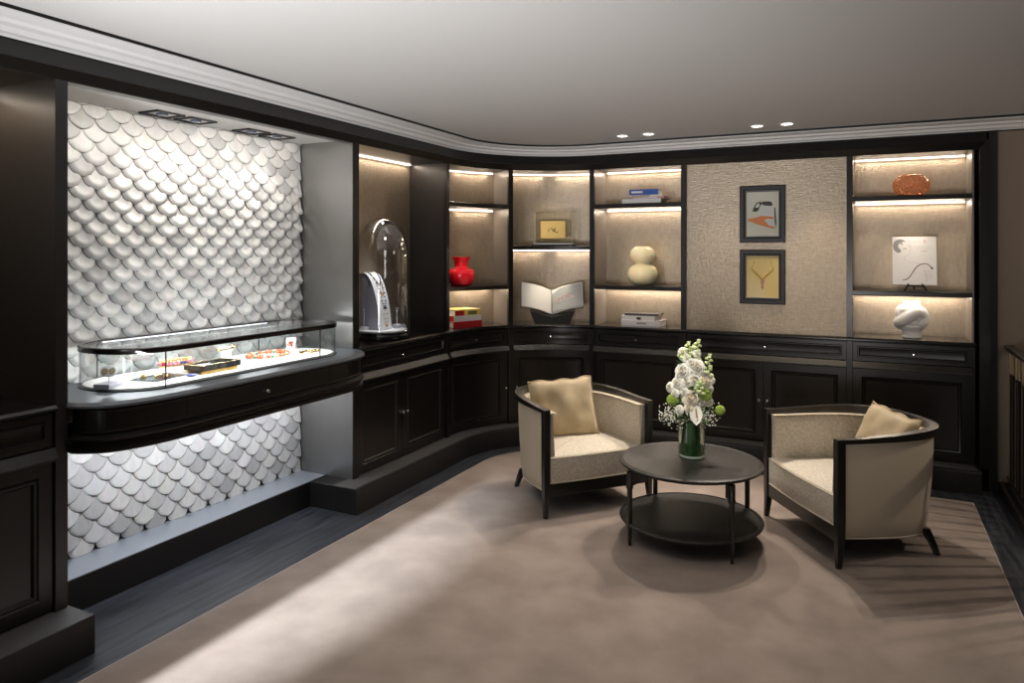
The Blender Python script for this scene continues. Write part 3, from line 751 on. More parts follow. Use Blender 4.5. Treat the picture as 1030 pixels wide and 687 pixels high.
# orange crackle vase
M['orange'] = mat('orange_crackle_glass',(.85,.36,.13),.1,spec=.8,coat=.5,trans=.35)
def crackle(m_):
    nt = m_.node_tree; b = nt.nodes['Principled BSDF']; out = nt.nodes['Material Output']
    b.inputs['Transmission Weight'].default_value = 0
    tc = nt.nodes.new('ShaderNodeTexCoord'); v = nt.nodes.new('ShaderNodeTexVoronoi')
    v.feature = 'DISTANCE_TO_EDGE'; v.inputs['Scale'].default_value = 55; nt.links.new(tc.outputs['Object'], v.inputs['Vector'])
    r_ = nt.nodes.new('ShaderNodeValToRGB'); r_.color_ramp.elements[0].position = .03; r_.color_ramp.elements[0].color = (.95,.36,.12,1)
    r_.color_ramp.elements[1].position = .16; r_.color_ramp.elements[1].color = (1,.80,.62,1)
    nt.links.new(v.outputs['Distance'], r_.inputs[0]); nt.links.new(r_.outputs[0], b.inputs['Base Color'])
    bp = nt.nodes.new('ShaderNodeBump'); bp.inputs['Strength'].default_value = .6; bp.inputs['Distance'].default_value = .004
    nt.links.new(v.outputs['Distance'], bp.inputs['Height']); nt.links.new(bp.outputs['Normal'], b.inputs['Normal'])
    tr = nt.nodes.new('ShaderNodeBsdfTransparent'); tr.inputs[0].default_value = (1,.72,.52,1)
    mx = nt.nodes.new('ShaderNodeMixShader'); mx.inputs[0].default_value = .30
    nt.links.new(tr.outputs[0], mx.inputs[1]); nt.links.new(b.outputs[0], mx.inputs[2]); nt.links.new(mx.outputs[0], out.inputs[0])
crackle(M['orange'])
x,y = .300,5.985; N = 40; rows_ = []
for j in range(13):
    f_ = j/12; a = -PI/2*.80+f_*PI*.86; r0 = .116*math.cos(a)**.75; z = .078+.083*math.sin(a)
    rows_.append([(x+(r0+.004*((i+j)%2))*math.cos(2*PI*i/N), y+(r0+.004*((i+j)%2))*math.sin(2*PI*i/N), 2.0305+max(z-.003,0)) for i in range(N)])
rows_.insert(0, [(x+.03*math.cos(2*PI*i/N), y+.03*math.sin(2*PI*i/N), 2.0305) for i in range(N)])
tp = rows_[-1][0][2]
rows_.append([(x+.058*math.cos(2*PI*i/N), y+.058*math.sin(2*PI*i/N), tp-.012) for i in range(N)])
tag(obj('orange_vase', MB().grid(rows_, closed=True), M['orange']), 'squat orange diamond textured glass vase on the top right shelf', 'vase')
# white knot vase
M['ceramic'] = mat('matt_white_ceramic',(.86,.84,.82),.45)
x,y,z = .305,6.0,1.0
m = MB()
m.lathe([(.064,0),(.062,.005),(.060,.05),(.075,.085),(.0,.10)],(x,y,z),32)
m.lathe([(0,.15),(.057,.16),(.059,.22),(.058,.272),(.052,.274),(.046,.262),(.0,.22)],(x,y,z),32)
kn = [(-.005,0,.085),(.055,-.02,.105),(.072,-.02,.155),(.045,-.045,.195),(-.01,-.06,.165),(-.055,-.05,.130),(-.078,-.01,.115),(-.055,.02,.09)]
m.tube([Vector((x,y,z))+p for p in catmull([Vector(a) for a in kn+[kn[0]]],6)],.042,16,closed=False)
kn = [(-.04,.0,.10),(-.068,-.015,.165),(-.058,-.02,.205),(-.015,-.035,.195),(.03,-.03,.155),(.05,0,.11)]
m.tube([Vector((x,y,z))+p for p in catmull([Vector(a) for a in kn],6)],.042,16)
m.ball((x,y,z+.115),(.085,.07,.055),20,14)
o = obj('knot_vase', m, M['ceramic']); rm = o.modifiers.new('r','REMESH'); rm.mode = 'VOXEL'; rm.voxel_size = .0042; rm.use_smooth_shade = True
sm = o.modifiers.new('s','SMOOTH'); sm.factor = .5; sm.iterations = 3
tag(o, 'matt white knotted ceramic vase on the worktop at right', 'vase')

# ------------------------------------------------------------------ books
def book(cx_,cy_,z,w,d,h,a,cover,lab,spine_marks=None,group=None,pages=M['paperwhite'],face=-1):
    """book lying flat: w along the spine, d deep; spine faces local -y"""
    t_ = thing('book', (cx_,cy_,z), lab, 'book', group, rz=a)
    c = MB(); e = .0025
    c.box(-w/2,w/2,-d/2,d/2,0,e).box(-w/2,w/2,-d/2,d/2,h-e,h).box(-w/2,w/2,-d/2,-d/2+.004,e,h-e)
    obj('cover', c, cover, t_, world=False)
    obj('page_block', MB().box(-w/2+.004,w/2-.004,-d/2+.004,d/2-.004,e,h-e), pages, t_, world=False)
    if spine_marks:
        for name_, x0,x1,f0,f1,mt in spine_marks:
            obj(name_, MB().box(x0*w,x1*w,-d/2-.0008,-d/2+.0002,f0*h,f1*h), mt, t_, world=False)
    return t_
def text(s, size, mt, parent, loc, rot, name='lettering'):
    c = bpy.data.curves.new(name,'FONT'); c.body = s; c.size = size; c.align_x = 'CENTER'; c.align_y = 'CENTER'; c.extrude = .0004
    c.materials.append(mt)
    o_ = bpy.data.objects.new(name,c); COL.objects.link(o_)
    bpy.context.view_layer.update()
    me = bpy.data.meshes.new_from_object(o_); bpy.data.objects.remove(o_)
    o_ = bpy.data.objects.new(name, me); COL.objects.link(o_); o_.parent = parent; o_.location = loc; o_.rotation_euler = rot
    return o_
C_ = lambda n,c,r=.4: mat(n,c,r,coat=.2)
bred = C_('red_cover',(.50,.012,.02)); byel = C_('yellow_cover',(.80,.60,.12)); bwht = C_('white_cover',(.75,.73,.74)); bblu = C_('blue_cover',(.02,.10,.42))
bgry = C_('dark_grey_cover',(.05,.045,.05)); bpnk = C_('pink_cover',(.55,.30,.26)); brn = C_('brown_side',(.30,.16,.07)); blk = C_('black_print',(.02,.02,.02))
# red and white stack on the worktop (behind the tower upright)
A1 = math.atan2(5.376-5.097, -2.892+3.009)
nx, ny = -math.sin(A1), math.cos(A1)
mx_, my_ = (-3.009-2.892)/2, (5.097+5.376)/2
for k,(h,wd,cv,lab,mk,pg) in enumerate(((.050,.30,bred,'red spined book at the bottom of the worktop stack',None,M['paperwhite']),(.048,.285,bwht,'white spined book in the middle of the worktop stack',None,bred),(.050,.265,byel,'yellow and red spined book topping the worktop stack',[('red_label',-.5,-.15,.0,.8,bred),('dark_label',.0,.35,.08,.7,C_('olive_print',(.16,.15,.06)))],M['paperwhite']))):
    zz = 1.0005+[0,.0505,.099][k]
    book(mx_+nx*.118,my_+ny*.118,zz,wd,.21,h,A1,cv,lab,mk,pages=pg)
# blue topped stack on the upper shelf
for k,(dx,dy,w,d,h,a,cv,lab,mk) in enumerate(((0,0,.33,.235,.036,0,bwht,'thick white book at the bottom of the upper shelf stack',None),
     (.045,.004,.30,.20,.018,-.06,bpnk,'thin patterned pink book above the white one on the upper shelf',[('pale_label',-.4,.3,.2,.75,bwht)]),
     (.035,-.004,.28,.20,.014,.05,M['paperwhite'],'thin cream book directly under the blue one on the upper shelf',[('dark_title',-.45,.1,.2,.7,brn)]),
     (.008,.0,.245,.17,.048,.02,bblu,'bright blue book topping the upper shelf stack',[('white_label',-.42,-.03,.35,.7,bwht)]))):
    book(-1.672+dx,5.998+dy,2.0305+[0,.0365,.055,.0695][k],w,d,h,a,cv,lab,mk)
# grey stack on the worktop
for k,(dx,w,d,h,a,cv,lab,mk) in enumerate(((0,.335,.24,.046,0.02,bwht,'large pale grey book at the bottom of the grey worktop stack',[('grey_title',-.1,.15,.35,.65,C_('grey_print',(.3,.3,.32)))]),
     (-.02,.29,.22,.038,-.01,bwht,'white book with dark emblem in the middle of the grey stack',[('emblem',-.05,.08,.15,.7,blk)]),
     (.0,.29,.20,.018,.03,bgry,'thin dark book topping the grey worktop stack',None))):
    book(-1.70+dx,6.070,1.0005+[0,.0465,.085][k],w,d,h,a,cv,lab,mk)

# acrylic box with gold plate
ang = math.atan2(.906,-.423)-PI/2   # turned to face the middle of the room
bxx,byy = -2.49,5.935
t = thing('acrylic_display_box', (bxx,byy,1.6805), 'clear acrylic box on a mirrored tray on the centre shelf', 'display box', rz=ang)
obj('tray', MB().box(-.19,.19,-.125,.125,0,.008), M['bronze'], t, world=False, bevel=.002)
obj('white_base', MB().box(-.172,.172,-.11,.11,.0082,.022), M['paperwhite'], t, world=False)
g = MB()
for a_ in ((-.165,-.157,-.10,.10,.022,.29),(.157,.165,-.10,.10,.022,.29),(-.157,.157,-.10,-.092,.022,.29),(-.157,.157,.092,.10,.022,.29),(-.165,.165,-.10,.10,.29,.298)): g.box(*a_)
obj('acrylic_cover', g, M['acrylic'], t, world=False)
for s_ in (-1,1):
    obj('edge_strip', MB().box(s_*.161-.004,s_*.161+.004,-.102,-.094,.022,.29), mat('acrylic_edge',(.62,.60,.45),.3), t, world=False)
gb = thing('gold_box', (bxx,byy,1.7035), 'small gold evening box with dark monogram inside the acrylic box', 'box', rz=ang)
M['goldplate'] = mat('brushed_gold',(.80,.56,.22),.35,metal=.85,bump=(80,.15,.002,(1,1,1)))
obj('body', MB().box(-.112,.112,-.03,.03,.040,.195), M['goldplate'], gb, world=False, bevel=.004)
obj('clear_riser', MB().box(-.06,.06,-.025,.025,0,.040), M['acrylic'], gb, world=False)
m = MB()
m.tube([Vector((a,-.032,b+.01)) for a,b in ((-.050,.085),(-.035,.10),(-.03,.118),(-.02,.124),(-.014,.11))],.0022,6)
m.tube(catmull([Vector((a,-.032,b+.01)) for a,b in ((-.008,.120),(-.004,.105),(.002,.092),(.012,.112),(.018,.120),(.015,.10),(.020,.088),(.034,.084),(.046,.092))],4),.003,6)
m.ball((-.045,-.031,.118),(.004,.002,.004),6,4)
obj('monogram', m, blk, gb, world=False)

# open book on black cradle
bxx,byy = -2.455,5.83
t = thing('book_stand', (bxx,byy,1.0005), 'black wedge cradle under the open book on the worktop', 'book stand', rz=ang)
obj('cradle', MB().add([(-.15,-.06,0),(.15,-.06,0),(.15,.10,0),(-.15,.10,0),(-.19,-.06,.105),(0,-.06,.06),(.19,-.06,.105),(-.19,.10,.14),(0,.10,.09),(.19,.10,.14)],
    [(0,1,6,5,4),(2,3,7,8,9),(0,3,2,1),(0,4,7,3),(1,2,9,6),(4,5,8,7),(5,6,9,8)]) and None or (lambda q:(q.add([(-.15,-.06,0),(.15,-.06,0),(.15,.10,0),(-.15,.10,0),(-.19,-.06,.105),(0,-.06,.06),(.19,-.06,.105),(-.19,.10,.14),(0,.10,.09),(.19,.10,.14)],
    [(0,1,6,5,4),(2,3,7,8,9),(0,3,2,1),(0,4,7,3),(1,2,9,6),(4,5,8,7),(5,6,9,8)]),q)[1])(MB()), M['black'], t, world=False)
ob = thing('open_book', (bxx,byy,1.08), 'large open book with white left page and grey photograph of pearls', 'book', rz=ang)
# pages: two halves in a shallow V, tipped back
def leaf(sg, lift=0, inset=0):
    rows_ = []
    for j in range(2):
        v = j; rw = []
        for i in range(11):
            u = i/10; X = sg*(.004+(.262-inset)*u); up = .075*u + .012*math.sin(u*PI)
            Z = up + .225*v*math.cos(rad(24)) - (0 if v else 0) + (inset if not v else -inset)
            Y = -.085*u*1.0 + .250*v*math.sin(rad(24))
            rw.append((X, Y-lift, Z+lift*.3))
        rows_.append(rw)
    return rows_
def slab_of(rows_, th):
    back = [[(p[0], p[1]+th, p[2]-th*.4) for p in r_] for r_ in rows_]
    q = MB(); q.grid(rows_); q.grid(back)
    q.grid([rows_[0], back[0]]); q.grid([rows_[1], back[1]])
    q.grid([[rows_[0][0], rows_[1][0]],[back[0][0], back[1][0]]]); q.grid([[rows_[0][-1], rows_[1][-1]],[back[0][-1], back[1][-1]]])
    return q
M['photo'] = mat('grey_photo_page',(.33,.35,.36),.3,coat=.4,mix=((.42,.44,.45),4,(1,1,1),.3,.7,2))
M['page'] = mat('coated_page',(.72,.71,.70),.25,coat=.3)
for sg,mt,nm in ((-1,M['page'],'left_page'),(1,M['photo'],'right_page')):
    obj('cover', slab_of(leaf(sg,-.028,-.006),.004), bgry, ob, world=False)
    obj('page_block', slab_of(leaf(sg,0.0,0),.026), M['paperwhite'], ob, world=False)
    obj('page', slab_of(leaf(sg,.0030,.004 if sg < 0 else .010),.0015), mt, ob, world=False)
pk = mat('pink_pearl',(.66,.55,.53),.3)
m = MB(); random.seed(9)
for q in range(70):
    u = random.uniform(.08,.80); v = .40+.10*random.uniform(-1,1)+.10*u
    m.ball((.004+.262*u,-.085*u+.25*v*math.sin(rad(24))-.0025,.075*u+.012*math.sin(u*PI)+.25*v*math.cos(rad(24))),(.008,.0015,.008),7,5)
obj('printed_pearls', m, pk, ob, world=False, smooth=True)

# upright white book on a small easel
bk = thing('portrait_book', (.32,6.02,1.3435), 'upright white book with pencil profile of a woman and a necklace', 'book')
th = rad(12); Rb = Euler((-th,0,0)).to_matrix()
def onb(x_,z_,o_=0): p_ = Rb @ Vector((x_,-o_,z_)); return (.322+p_.x, 5.955+p_.y, 1.388+p_.z)
def bslab(x0_,x1_,z0_,z1_,o0_,o1_):
    q = MB(); vs = [onb(a,b,c) for b in (z0_,z1_) for a,c in ((x0_,o1_),(x1_,o1_),(x1_,o0_),(x0_,o0_))]
    q.add(vs,[(0,3,2,1),(4,5,6,7),(0,1,5,4),(1,2,6,5),(2,3,7,6),(3,0,4,7)]); return q
obj('cover', bslab(-.14,.14,0,.355,-.022,0), bwht, bk)
pen = mat('pencil_grey',(.30,.30,.31),.6); pen2 = mat('pencil_light',(.52,.51,.51),.6); rp = mat('red_print',(.50,.18,.18),.6); nk = mat('necklace_print',(.16,.07,.07),.5)
def stroke(pts, r_, mt, nm):
    P_ = catmull([Vector((a,b,0)) for a,b in pts],5); obj(nm, MB().tube([onb(p.x,p.y,.0006) for p in P_], r_, 5), mt, bk)
hm = MB(); random.seed(4)
for q in range(30):
    a = q/29*PI*1.15+rad(40); rx = .036+random.uniform(-.008,.010)
    cxh,czh = -.090+.030*math.cos(a), .285+.036*math.sin(a)
    hm.tube([onb(cxh+.014*math.cos(b+a),czh+.014*math.sin(b+a),.0008) for b in [k*.6 for k in range(7)]],.0032,5)
obj('drawn_hair', hm, pen, bk)
stroke([(-.045,.335),(-.030,.322),(-.034,.300),(-.022,.282),(-.014,.268),(-.026,.262),(-.024,.250),(-.030,.244),(-.024,.236),(-.034,.222),(-.052,.212),(-.068,.200),(-.060,.180)], .0012, pen2, 'drawn_profile')
stroke([(-.072,.262),(-.060,.268),(-.050,.262)],.0026,pen,'drawn_eye')
stroke([(-.040,.282),(-.026,.288)],.0018,pen,'drawn_brow')
stroke([(-.060,.180),(-.030,.165),(.02,.158),(.06,.13),(.075,.06),(.078,.01)],.0011,pen2,'drawn_shoulder')
stroke([(-.075,.035),(-.055,.038),(-.035,.052),(-.015,.085),(.005,.120),(.030,.145),(.060,.156),(.085,.150),(.100,.135),(.115,.122)],.0030,nk,'printed_necklace')
stroke([(.10,.122),(.118,.120)],.0045,nk,'printed_clasp')
dm = MB()
for q in range(16): dm.ball(onb(.062+.010*(q%5)+.003*(q//5),.100-.020*(q//5)-.006*(q%2),.0006),.0028,6,4)
obj('printed_beads', dm, rp, bk, smooth=True)
for q,(xa,xb,zz) in enumerate(((.040,.105,.330),(.005,.115,.278),(.015,.110,.262),(.045,.080,.245))):
    n_ = 10 if q else 1
    if q == 0:
        stroke([(.058,.320),(.066,.330),(.074,.320),(.066,.312),(.058,.320)],.0014,rp,'printed_crest')
    else:
        lm = MB()
        for k in range(n_):
            f_ = xa+(xb-xa)*k/n_; lm.tube([onb(f_,zz,.0005),onb(f_,zz+.006,.0005),onb(f_+.004,zz+.003,.0005)],.0007,4)
        obj('printed_title', lm, pen if q < 3 else rp, bk)
ea = thing('book_easel', (.33,5.98,1.3435), 'small black easel holding the upright white book', 'easel')
m = MB()
for sx_ in (-.055,.055):
    m.tube([(.325+sx_*.85,5.93,1.388),(.325+sx_*1.25,5.905,1.348)],.006,8)
    m.tube([(.325+sx_*.9,6.055,1.50),(.325+sx_*.85,5.985,1.384),(.325+sx_*.8,5.928,1.382),(.325+sx_*.8,5.924,1.398)],.004,8)
m.tube([(.325-.055,5.930,1.380),(.325+.055,5.930,1.380)],.005,8)
m.tube([(.325,6.055,1.48),(.325,6.11,1.349)],.005,8)
m.tube([(.325-.055,6.052,1.49),(.325+.055,6.052,1.49)],.005,8)
obj('easel_frame', m, M['black'], ea, smooth=True)

# ------------------------------------------------------------------ framed pictures
def picture(z0_,z1_,lab,art):
    X0,X1 = -.879,-.545; Y = 5.8845
    p_ = thing('framed_picture', ((X0+X1)/2,Y,z0_), lab, 'picture')
    fw = .045; m = MB()
    def frame_ring(ins0,ins1,y0_,y1_):
        a = [(X0+ins0,z0_+ins0),(X1-ins0,z0_+ins0),(X1-ins0,z1_-ins0),(X0+ins0,z1_-ins0)]
        b = [(X0+ins1,z0_+ins1),(X1-ins1,z0_+ins1),(X1-ins1,z1_-ins1),(X0+ins1,z1_-ins1)]
        m.add([(x,y0_,z) for x,z in a]+[(x,y1_,z) for x,z in b],[(i,(i+1)%4,4+(i+1)%4,4+i) for i in range(4)])
    frame_ring(0,0,Y,Y-.030); frame_ring(0,.006,Y-.030,Y-.035); frame_ring(.006,.030,Y-.035,Y-.035); frame_ring(.030,.034,Y-.035,Y-.020); frame_ring(.034,fw+.002,Y-.020,Y-.018); frame_ring(fw+.002,fw+.002,Y-.018,Y-.001)
    frame_ring(fw+.002,0,Y-.001,Y)
    obj('frame', m, M['frame'], p_)
    obj('lip_highlight', MB().box(X0+fw,X1-fw,Y-.020,Y-.012,z0_+fw,z0_+fw+.006), M['greyblock'], p_)  # grey bar along the bottom only, stands in for a highlight on the frame
    obj('print', MB().box(X0+fw,X1-fw,Y-.010,Y-.006,z0_+fw,z1_-fw), art[0], p_)
    return p_, (X0+X1)/2, (z0_+z1_)/2, Y-.0103
M['frame'] = mat('charcoal_frame',(.014,.014,.016),.4)
pp,cx1,cz1,yy = picture(1.697,2.136,'upper framed photograph of a black strap cuff and orange hand', [mat('pale_print',(.66,.66,.56),.5,coat=.3)])
def flat(pts, mt, nm, par, dy=0):
    obj(nm, MB().add([(cx1+a,yy-.0006-dy,CZ+b) for a,b in pts]+[(cx1+a,yy+.0006-dy,CZ+b) for a,b in pts],[tuple(range(len(pts))),tuple(range(2*len(pts)-1,len(pts)-1,-1))]+[(i,(i+1)%len(pts),len(pts)+(i+1)%len(pts),len(pts)+i) for i in range(len(pts))]) and None, mt, par) if False else None
def poly2(pts, mt, nm, par, cz, dy=0):
    q = MB(); n = len(pts)
    q.add([(cx1+a,yy-.0010-dy,cz+b) for a,b in pts]+[(cx1+a,yy+.0004,cz+b) for a,b in pts],[tuple(range(n)),tuple(range(2*n-1,n-1,-1))]+[(i,(i+1)%n,n+(i+1)%n,n+i) for i in range(n)])
    obj(nm, q, mt, par)
dark = mat('dark_leather_print',(.035,.025,.022),.5); whp = mat('white_cuff_print',(.62,.64,.64),.5); org = mat('orange_hand_print',(.72,.25,.08),.5); blk2 = mat('black_line_print',(.05,.05,.05),.5); sand = mat('sand_print',(.70,.62,.48),.5)
poly2([(-.010,.080),(.004,.098),(.060,.096),(.074,.080),(.070,.062),(.015,.066)], dark, 'printed_strap', pp, cz1)
poly2([(-.075,.025),(-.060,.062),(-.045,.088),(-.012,.098),(-.002,.082),(-.018,.060),(-.030,.030),(-.048,.018)], dark, 'printed_strap', pp, cz1, .0002)
poly2([(-.055,.055),(-.040,.080),(-.020,.086),(-.022,.062),(-.035,.050)], whp, 'printed_buckle', pp, cz1, .0006)
poly2([(-.020,-.012),(-.012,.058),(.095,.050),(.102,-.095),(.060,-.050)], whp, 'printed_cuff', pp, cz1, .0004)
poly2([(-.108,-.035),(-.060,-.030),(-.010,-.012),(.060,-.018),(.085,-.024),(.080,-.040),(.030,-.035),(.010,-.058),(.060,-.075),(.095,-.118),(.060,-.108),(-.02,-.085),(-.060,-.068),(-.108,-.050)], org, 'printed_hand', pp, cz1, .0008)
poly2([(.020,-.052),(.075,-.050),(.090,-.075),(.070,-.095),(.045,-.085)], whp, 'printed_sleeve', pp, cz1, .0010)
poly2([(.086,.050),(.094,.050),(.102,-.06),(.096,-.11),(.090,-.06)], blk2, 'printed_shadow', pp, cz1, .0011)
pp,cx1,cz1,yy = picture(1.222,1.641,'lower framed yellow picture of a gold V necklace', [mat('mustard_print',(.70,.55,.23),.5,coat=.3)])
ng = mat('necklace_gold_print',(.55,.34,.07),.4); np_ = mat('pendant_print',(.45,.22,.20),.4)
for sg in (-1,1):
    P_ = catmull([Vector((sg*a,0,b)) for a,b in ((.068,.135),(.062,.105),(.075,.080),(.080,.060),(.060,.040),(.030,.012),(.004,-.018))],5)
    rs = [.0015 + .0055*min(1,max(0,(i-8)/14)) for i in range(len(P_))]
    obj('printed_necklace', MB().tube([(cx1+p.x,yy-.0004,cz1+p.z) for p in P_], [min(r_,.006) for r_ in rs], 6), ng, pp)
poly2([(-.010,-.02),(.010,-.02),(.014,-.04),(.006,-.062),(.010,-.080),(0,-.10),(-.010,-.080),(-.006,-.062),(-.014,-.04)], np_, 'printed_pendant', pp, cz1, .001)
# ------------------------------------------------------------------ tub chairs
def ucurve(w, d, n=26, flat=.26):
    """half-oval plan from the right front corner round the back to the left front corner; front at y=0, back at y=d"""
    P_ = []
    for i in range(5): P_.append((w, d*flat*i/5))
    for i in range(n+1):
        a = PI*i/n; c, s = math.cos(a), math.sin(a)
        P_.append((w*math.copysign(abs(c)**.74, c), d*flat+d*(1-flat)*abs(s)**.74))
    for i in range(5): P_.append((-w, d*flat*(4-i)/5))
    return P_
def make_chair(label):
    t = thing('tub_chair', (0,0,0), label, 'armchair')
    Wd, Dp = .378, .715; T = .655
    def ring(scale, inset, z, droop=0):
        C = ucurve(Wd-inset, Dp-inset)
        return [(x*scale, (y*scale if y > .1 else y), z-droop*min(1,max(0,y/.6))) for x,y in C]
    def lvl(z): return 1-.055*((.62-z)/.47)**2 if z < .62 else 1
    # outer upholstery
    zs = [.132,.150,.22,.35,.45,.55,.628]
    rows_ = [ring(lvl(z),.012 if z > .14 else .026,z,max(0,.028*(1-(z-.13)/.3))) for z in zs]
    obj('outer_back', MB().grid(rows_+[ring(.98,.075,.628)]), M['chair_out'], t, smooth=50, world=False, flip=False)
    # inner upholstery, padded
    zi = [.20,.36,.45,.54,.60,.625,.628]; ins = [.068,.068,.064,.058,.052,.045,.030]
    rows_ = [ring(1,i_,z) for i_,z in zip(ins,zi)]
    obj('inner_back', MB().grid(rows_), M['chair_in'], t, smooth=70, world=False, flip=False)
    for sg in (-1,1):
        obj('arm_front', MB().box(min(sg*.312,sg*(Wd-.014)),max(sg*.312,sg*(Wd-.014)),.012,.030,.15,.628), M['chair_in'], t, world=False)
    # seams
    obj('piping', MB().tube([(x,y,z+.001) for x,y,z in ring(1,.0095,.624)],.005,6), M['piping'], t, smooth=True, world=False)
    obj('piping', MB().tube(ring(lvl(.14)*.998,.016,.138,.027),.005,6), M['piping'], t, smooth=True, world=False)
    obj('piping', MB().tube(ring(1,.056,.627),.004,6), M['piping'], t, smooth=True, world=False)
    for sg in (-1,1):
        obj('piping', MB().tube([(sg*(Wd-.010),.024,.135),(sg*(Wd-.008),.024,.62)],.0045,6), M['piping'], t, smooth=True, world=False)
    # top rail, flat section following the plan
    m = MB(); C0 = ucurve(Wd+.010,Dp+.010); C1 = ucurve(Wd-.032,Dp-.032); n = len(C0)
    def crown(y): return .018*min(1,max(0,(y-.1)/.4))
    rows_ = []
    for k in range(n):
        (x0_,y0_),(x1_,y1_) = C0[k],C1[k]; h = crown(y0_)
        rows_.append([(x0_,y0_,.632),(x0_,y0_,T-.004+h),(x0_*.99+x1_*.01,y0_,T+h),(x1_,y1_,T+h),(x1_,y1_,.632)])
    m.grid(rows_, closed=True); m.add(rows_[0],[(0,1,2,3,4)]); m.add(rows_[-1],[(4,3,2,1,0)])
    obj('top_rail', m, M['chairwood'], t, smooth=35, world=False)
    # front posts running to the floor as tapered legs
    for sg in (-1,1):
        m = MB(); rows_ = []
        for z,hx,hy,dy,dx in ((0,.012,.013,-.010,.006),(.05,.014,.015,-.006,.004),(.14,.019,.021,0,0),(.25,.020,.023,0,0),(T+.001,.021,.023,0,0)):
            X = sg*(Wd-.008+dx); Y = .002+dy
            rows_.append([(X-hx,Y-hy,z),(X+hx,Y-hy,z),(X+hx,Y+hy,z),(X-hx,Y+hy,z)])
        m.grid(rows_, closed=True); m.add(rows_[0],[(3,2,1,0)]); m.add(rows_[-1],[(0,1,2,3)])
        obj('front_leg', m, M['chairwood'], t, world=False, bevel=.003)
        m = MB(); rows_ = []
        for z,h_,x_,y_ in ((0,.013,.292,.612),(.06,.016,.280,.592),(.135,.021,.262,.560)):
            rows_.append([(sg*x_-h_,y_-h_,z),(sg*x_+h_,y_-h_,z),(sg*x_+h_,y_+h_,z),(sg*x_-h_,y_+h_,z)])
        m.grid(rows_, closed=True); m.add(rows_[0],[(3,2,1,0)]); m.add(rows_[-1],[(0,1,2,3)])
        obj('back_leg', m, M['chairwood'], t, world=False, bevel=.003)
    obj('front_apron', MB().box(-Wd+.02,Wd-.02,-.012,.020,.126,.200), M['chairwood'], t, world=False, bevel=.003)
    C = ucurve(Wd-.07,Dp-.10)
    obj('seat_frame', MB().prism([(x,y+.01) for x,y in C],.126,.18), M['chairwood'], t, world=False)
    # seat cushion: boxed front with crowned top
    m = MB(); zt = .375; NR = 8
    C = ucurve(Wd-.064,Dp-.08,flat=.3); cx_,cy_ = 0,.30
    outl = [(-Wd+.035,-.008),(-.18,-.018),(0,-.022),(.18,-.018),(Wd-.035,-.008)]
    loop = outl+[(x,y+.02) for x,y in C]
    def lp(f_,z): return [(cx_+(x-cx_)*f_, cy_+(y-cy_)*f_, z) for x,y in loop]
    rows_ = [lp(.985,.201),lp(1,.208),lp(1.004,.29),lp(1,.350),lp(.985,.364)]+[lp(f_, .364+.030*(1-f_**2.5)) for f_ in (.95,.85,.7,.5,.3,.12)]
    m.grid(rows_, closed=True); m.add(rows_[-1],[tuple(range(len(loop)))]); m.add(rows_[0],[tuple(reversed(range(len(loop))))])
    sc_ = obj('seat_cushion', m, M['chair_in'], t, smooth=50, world=False)
    for z,f_ in ((.357,.998),(.208,1.0)):
        obj('piping', MB().tube([(p[0],p[1]-.001,p[2]) for p in lp(f_,z)[:5]],.0045,6), M['piping'], sc_, smooth=True, world=False)
    return t
def pillow_mesh(w, h, th, seed=0):
    rnd = random.Random(seed); N = 18; m = MB(); ph = rnd.uniform(0,6)
    for sg in (-1,1):
        rows_ = []
        for j in range(N+1):
            rw = []
            for i in range(N+1):
                u = i/N*2-1; v = j/N*2-1
                e = max(0,(1-abs(u)**2.6))*max(0,(1-abs(v)**2.6))
                pin = 1-.05*(1-abs(v)**2)*abs(u)**3*1.0; pin2 = 1-.05*(1-abs(u)**2)*abs(v)**3
                wv = .006*math.sin(9*u+ph)*abs(v)**6
                wr = .010*math.sin(7*u+3*v+ph)*e+.008*math.sin(5*v-6*u+ph*2)*e+.006*math.sin(13*u*v+ph)*e
                rw.append((u*w/2*pin, sg*(th/2*e**.45+wr*.8), v*h/2*pin2+wv))
            rows_.append(rw)
        m.grid(rows_)
    return m
def pillow(name, loc, rot, label, w=.40, h=.36, th=.13, seed=0):
    t = thing(name, loc, label, 'cushion'); t.rotation_euler = rot
    pm = pillow_mesh(w,h,th,seed); obj('cushion_body', pm, M['velvet'], t, smooth=80, world=False)
    N = 18; edge = [(pm.v[j*(N+1)+i]) for j,i in [(0,i) for i in range(N+1)]+[(j,N) for j in range(1,N+1)]+[(N,i) for i in range(N-1,-1,-1)]+[(j,0) for j in range(N-1,0,-1)]]
    obj('piping', MB().tube([(a,0,c) for a,b,c in edge],.0055,6,closed=True), mat('velvet_piping',(.45,.33,.18),.6,sheen=.5), t, smooth=True, world=False)
    return t
# left chair: front-left foot and front-right foot give its pose
def place(ch, L, R_):
    """L, R_: world feet of local +x and -x front corners"""
    mx, my = (L[0]+R_[0])/2, (L[1]+R_[1])/2
    a = math.atan2(L[1]-R_[1], L[0]-R_[0])
    ch.location = (mx, my, 0.011); ch.rotation_euler = (0,0,a); return a
ch1 = make_chair('cream tub armchair with black frame left of the round table')
a1 = place(ch1, (-1.256,4.605), (-1.743,4.028))
ch2 = dup(ch1, label='cream tub armchair with black frame right of the round table, seen from its side')
a2 = place(ch2, (-.114,4.045), (-.536,4.671))
def loc_of(ch, a, x, y, z):
    l = ch.location; return (l[0]+x*math.cos(a)-y*math.sin(a), l[1]+x*math.sin(a)+y*math.cos(a), z)
pillow('throw_pillow', loc_of(ch1,a1,-.035,.405,.568), (rad(-20),rad(-3),a1+rad(-12)), 'champagne velvet cushion upright in the left armchair', w=.445, h=.40, seed=1)
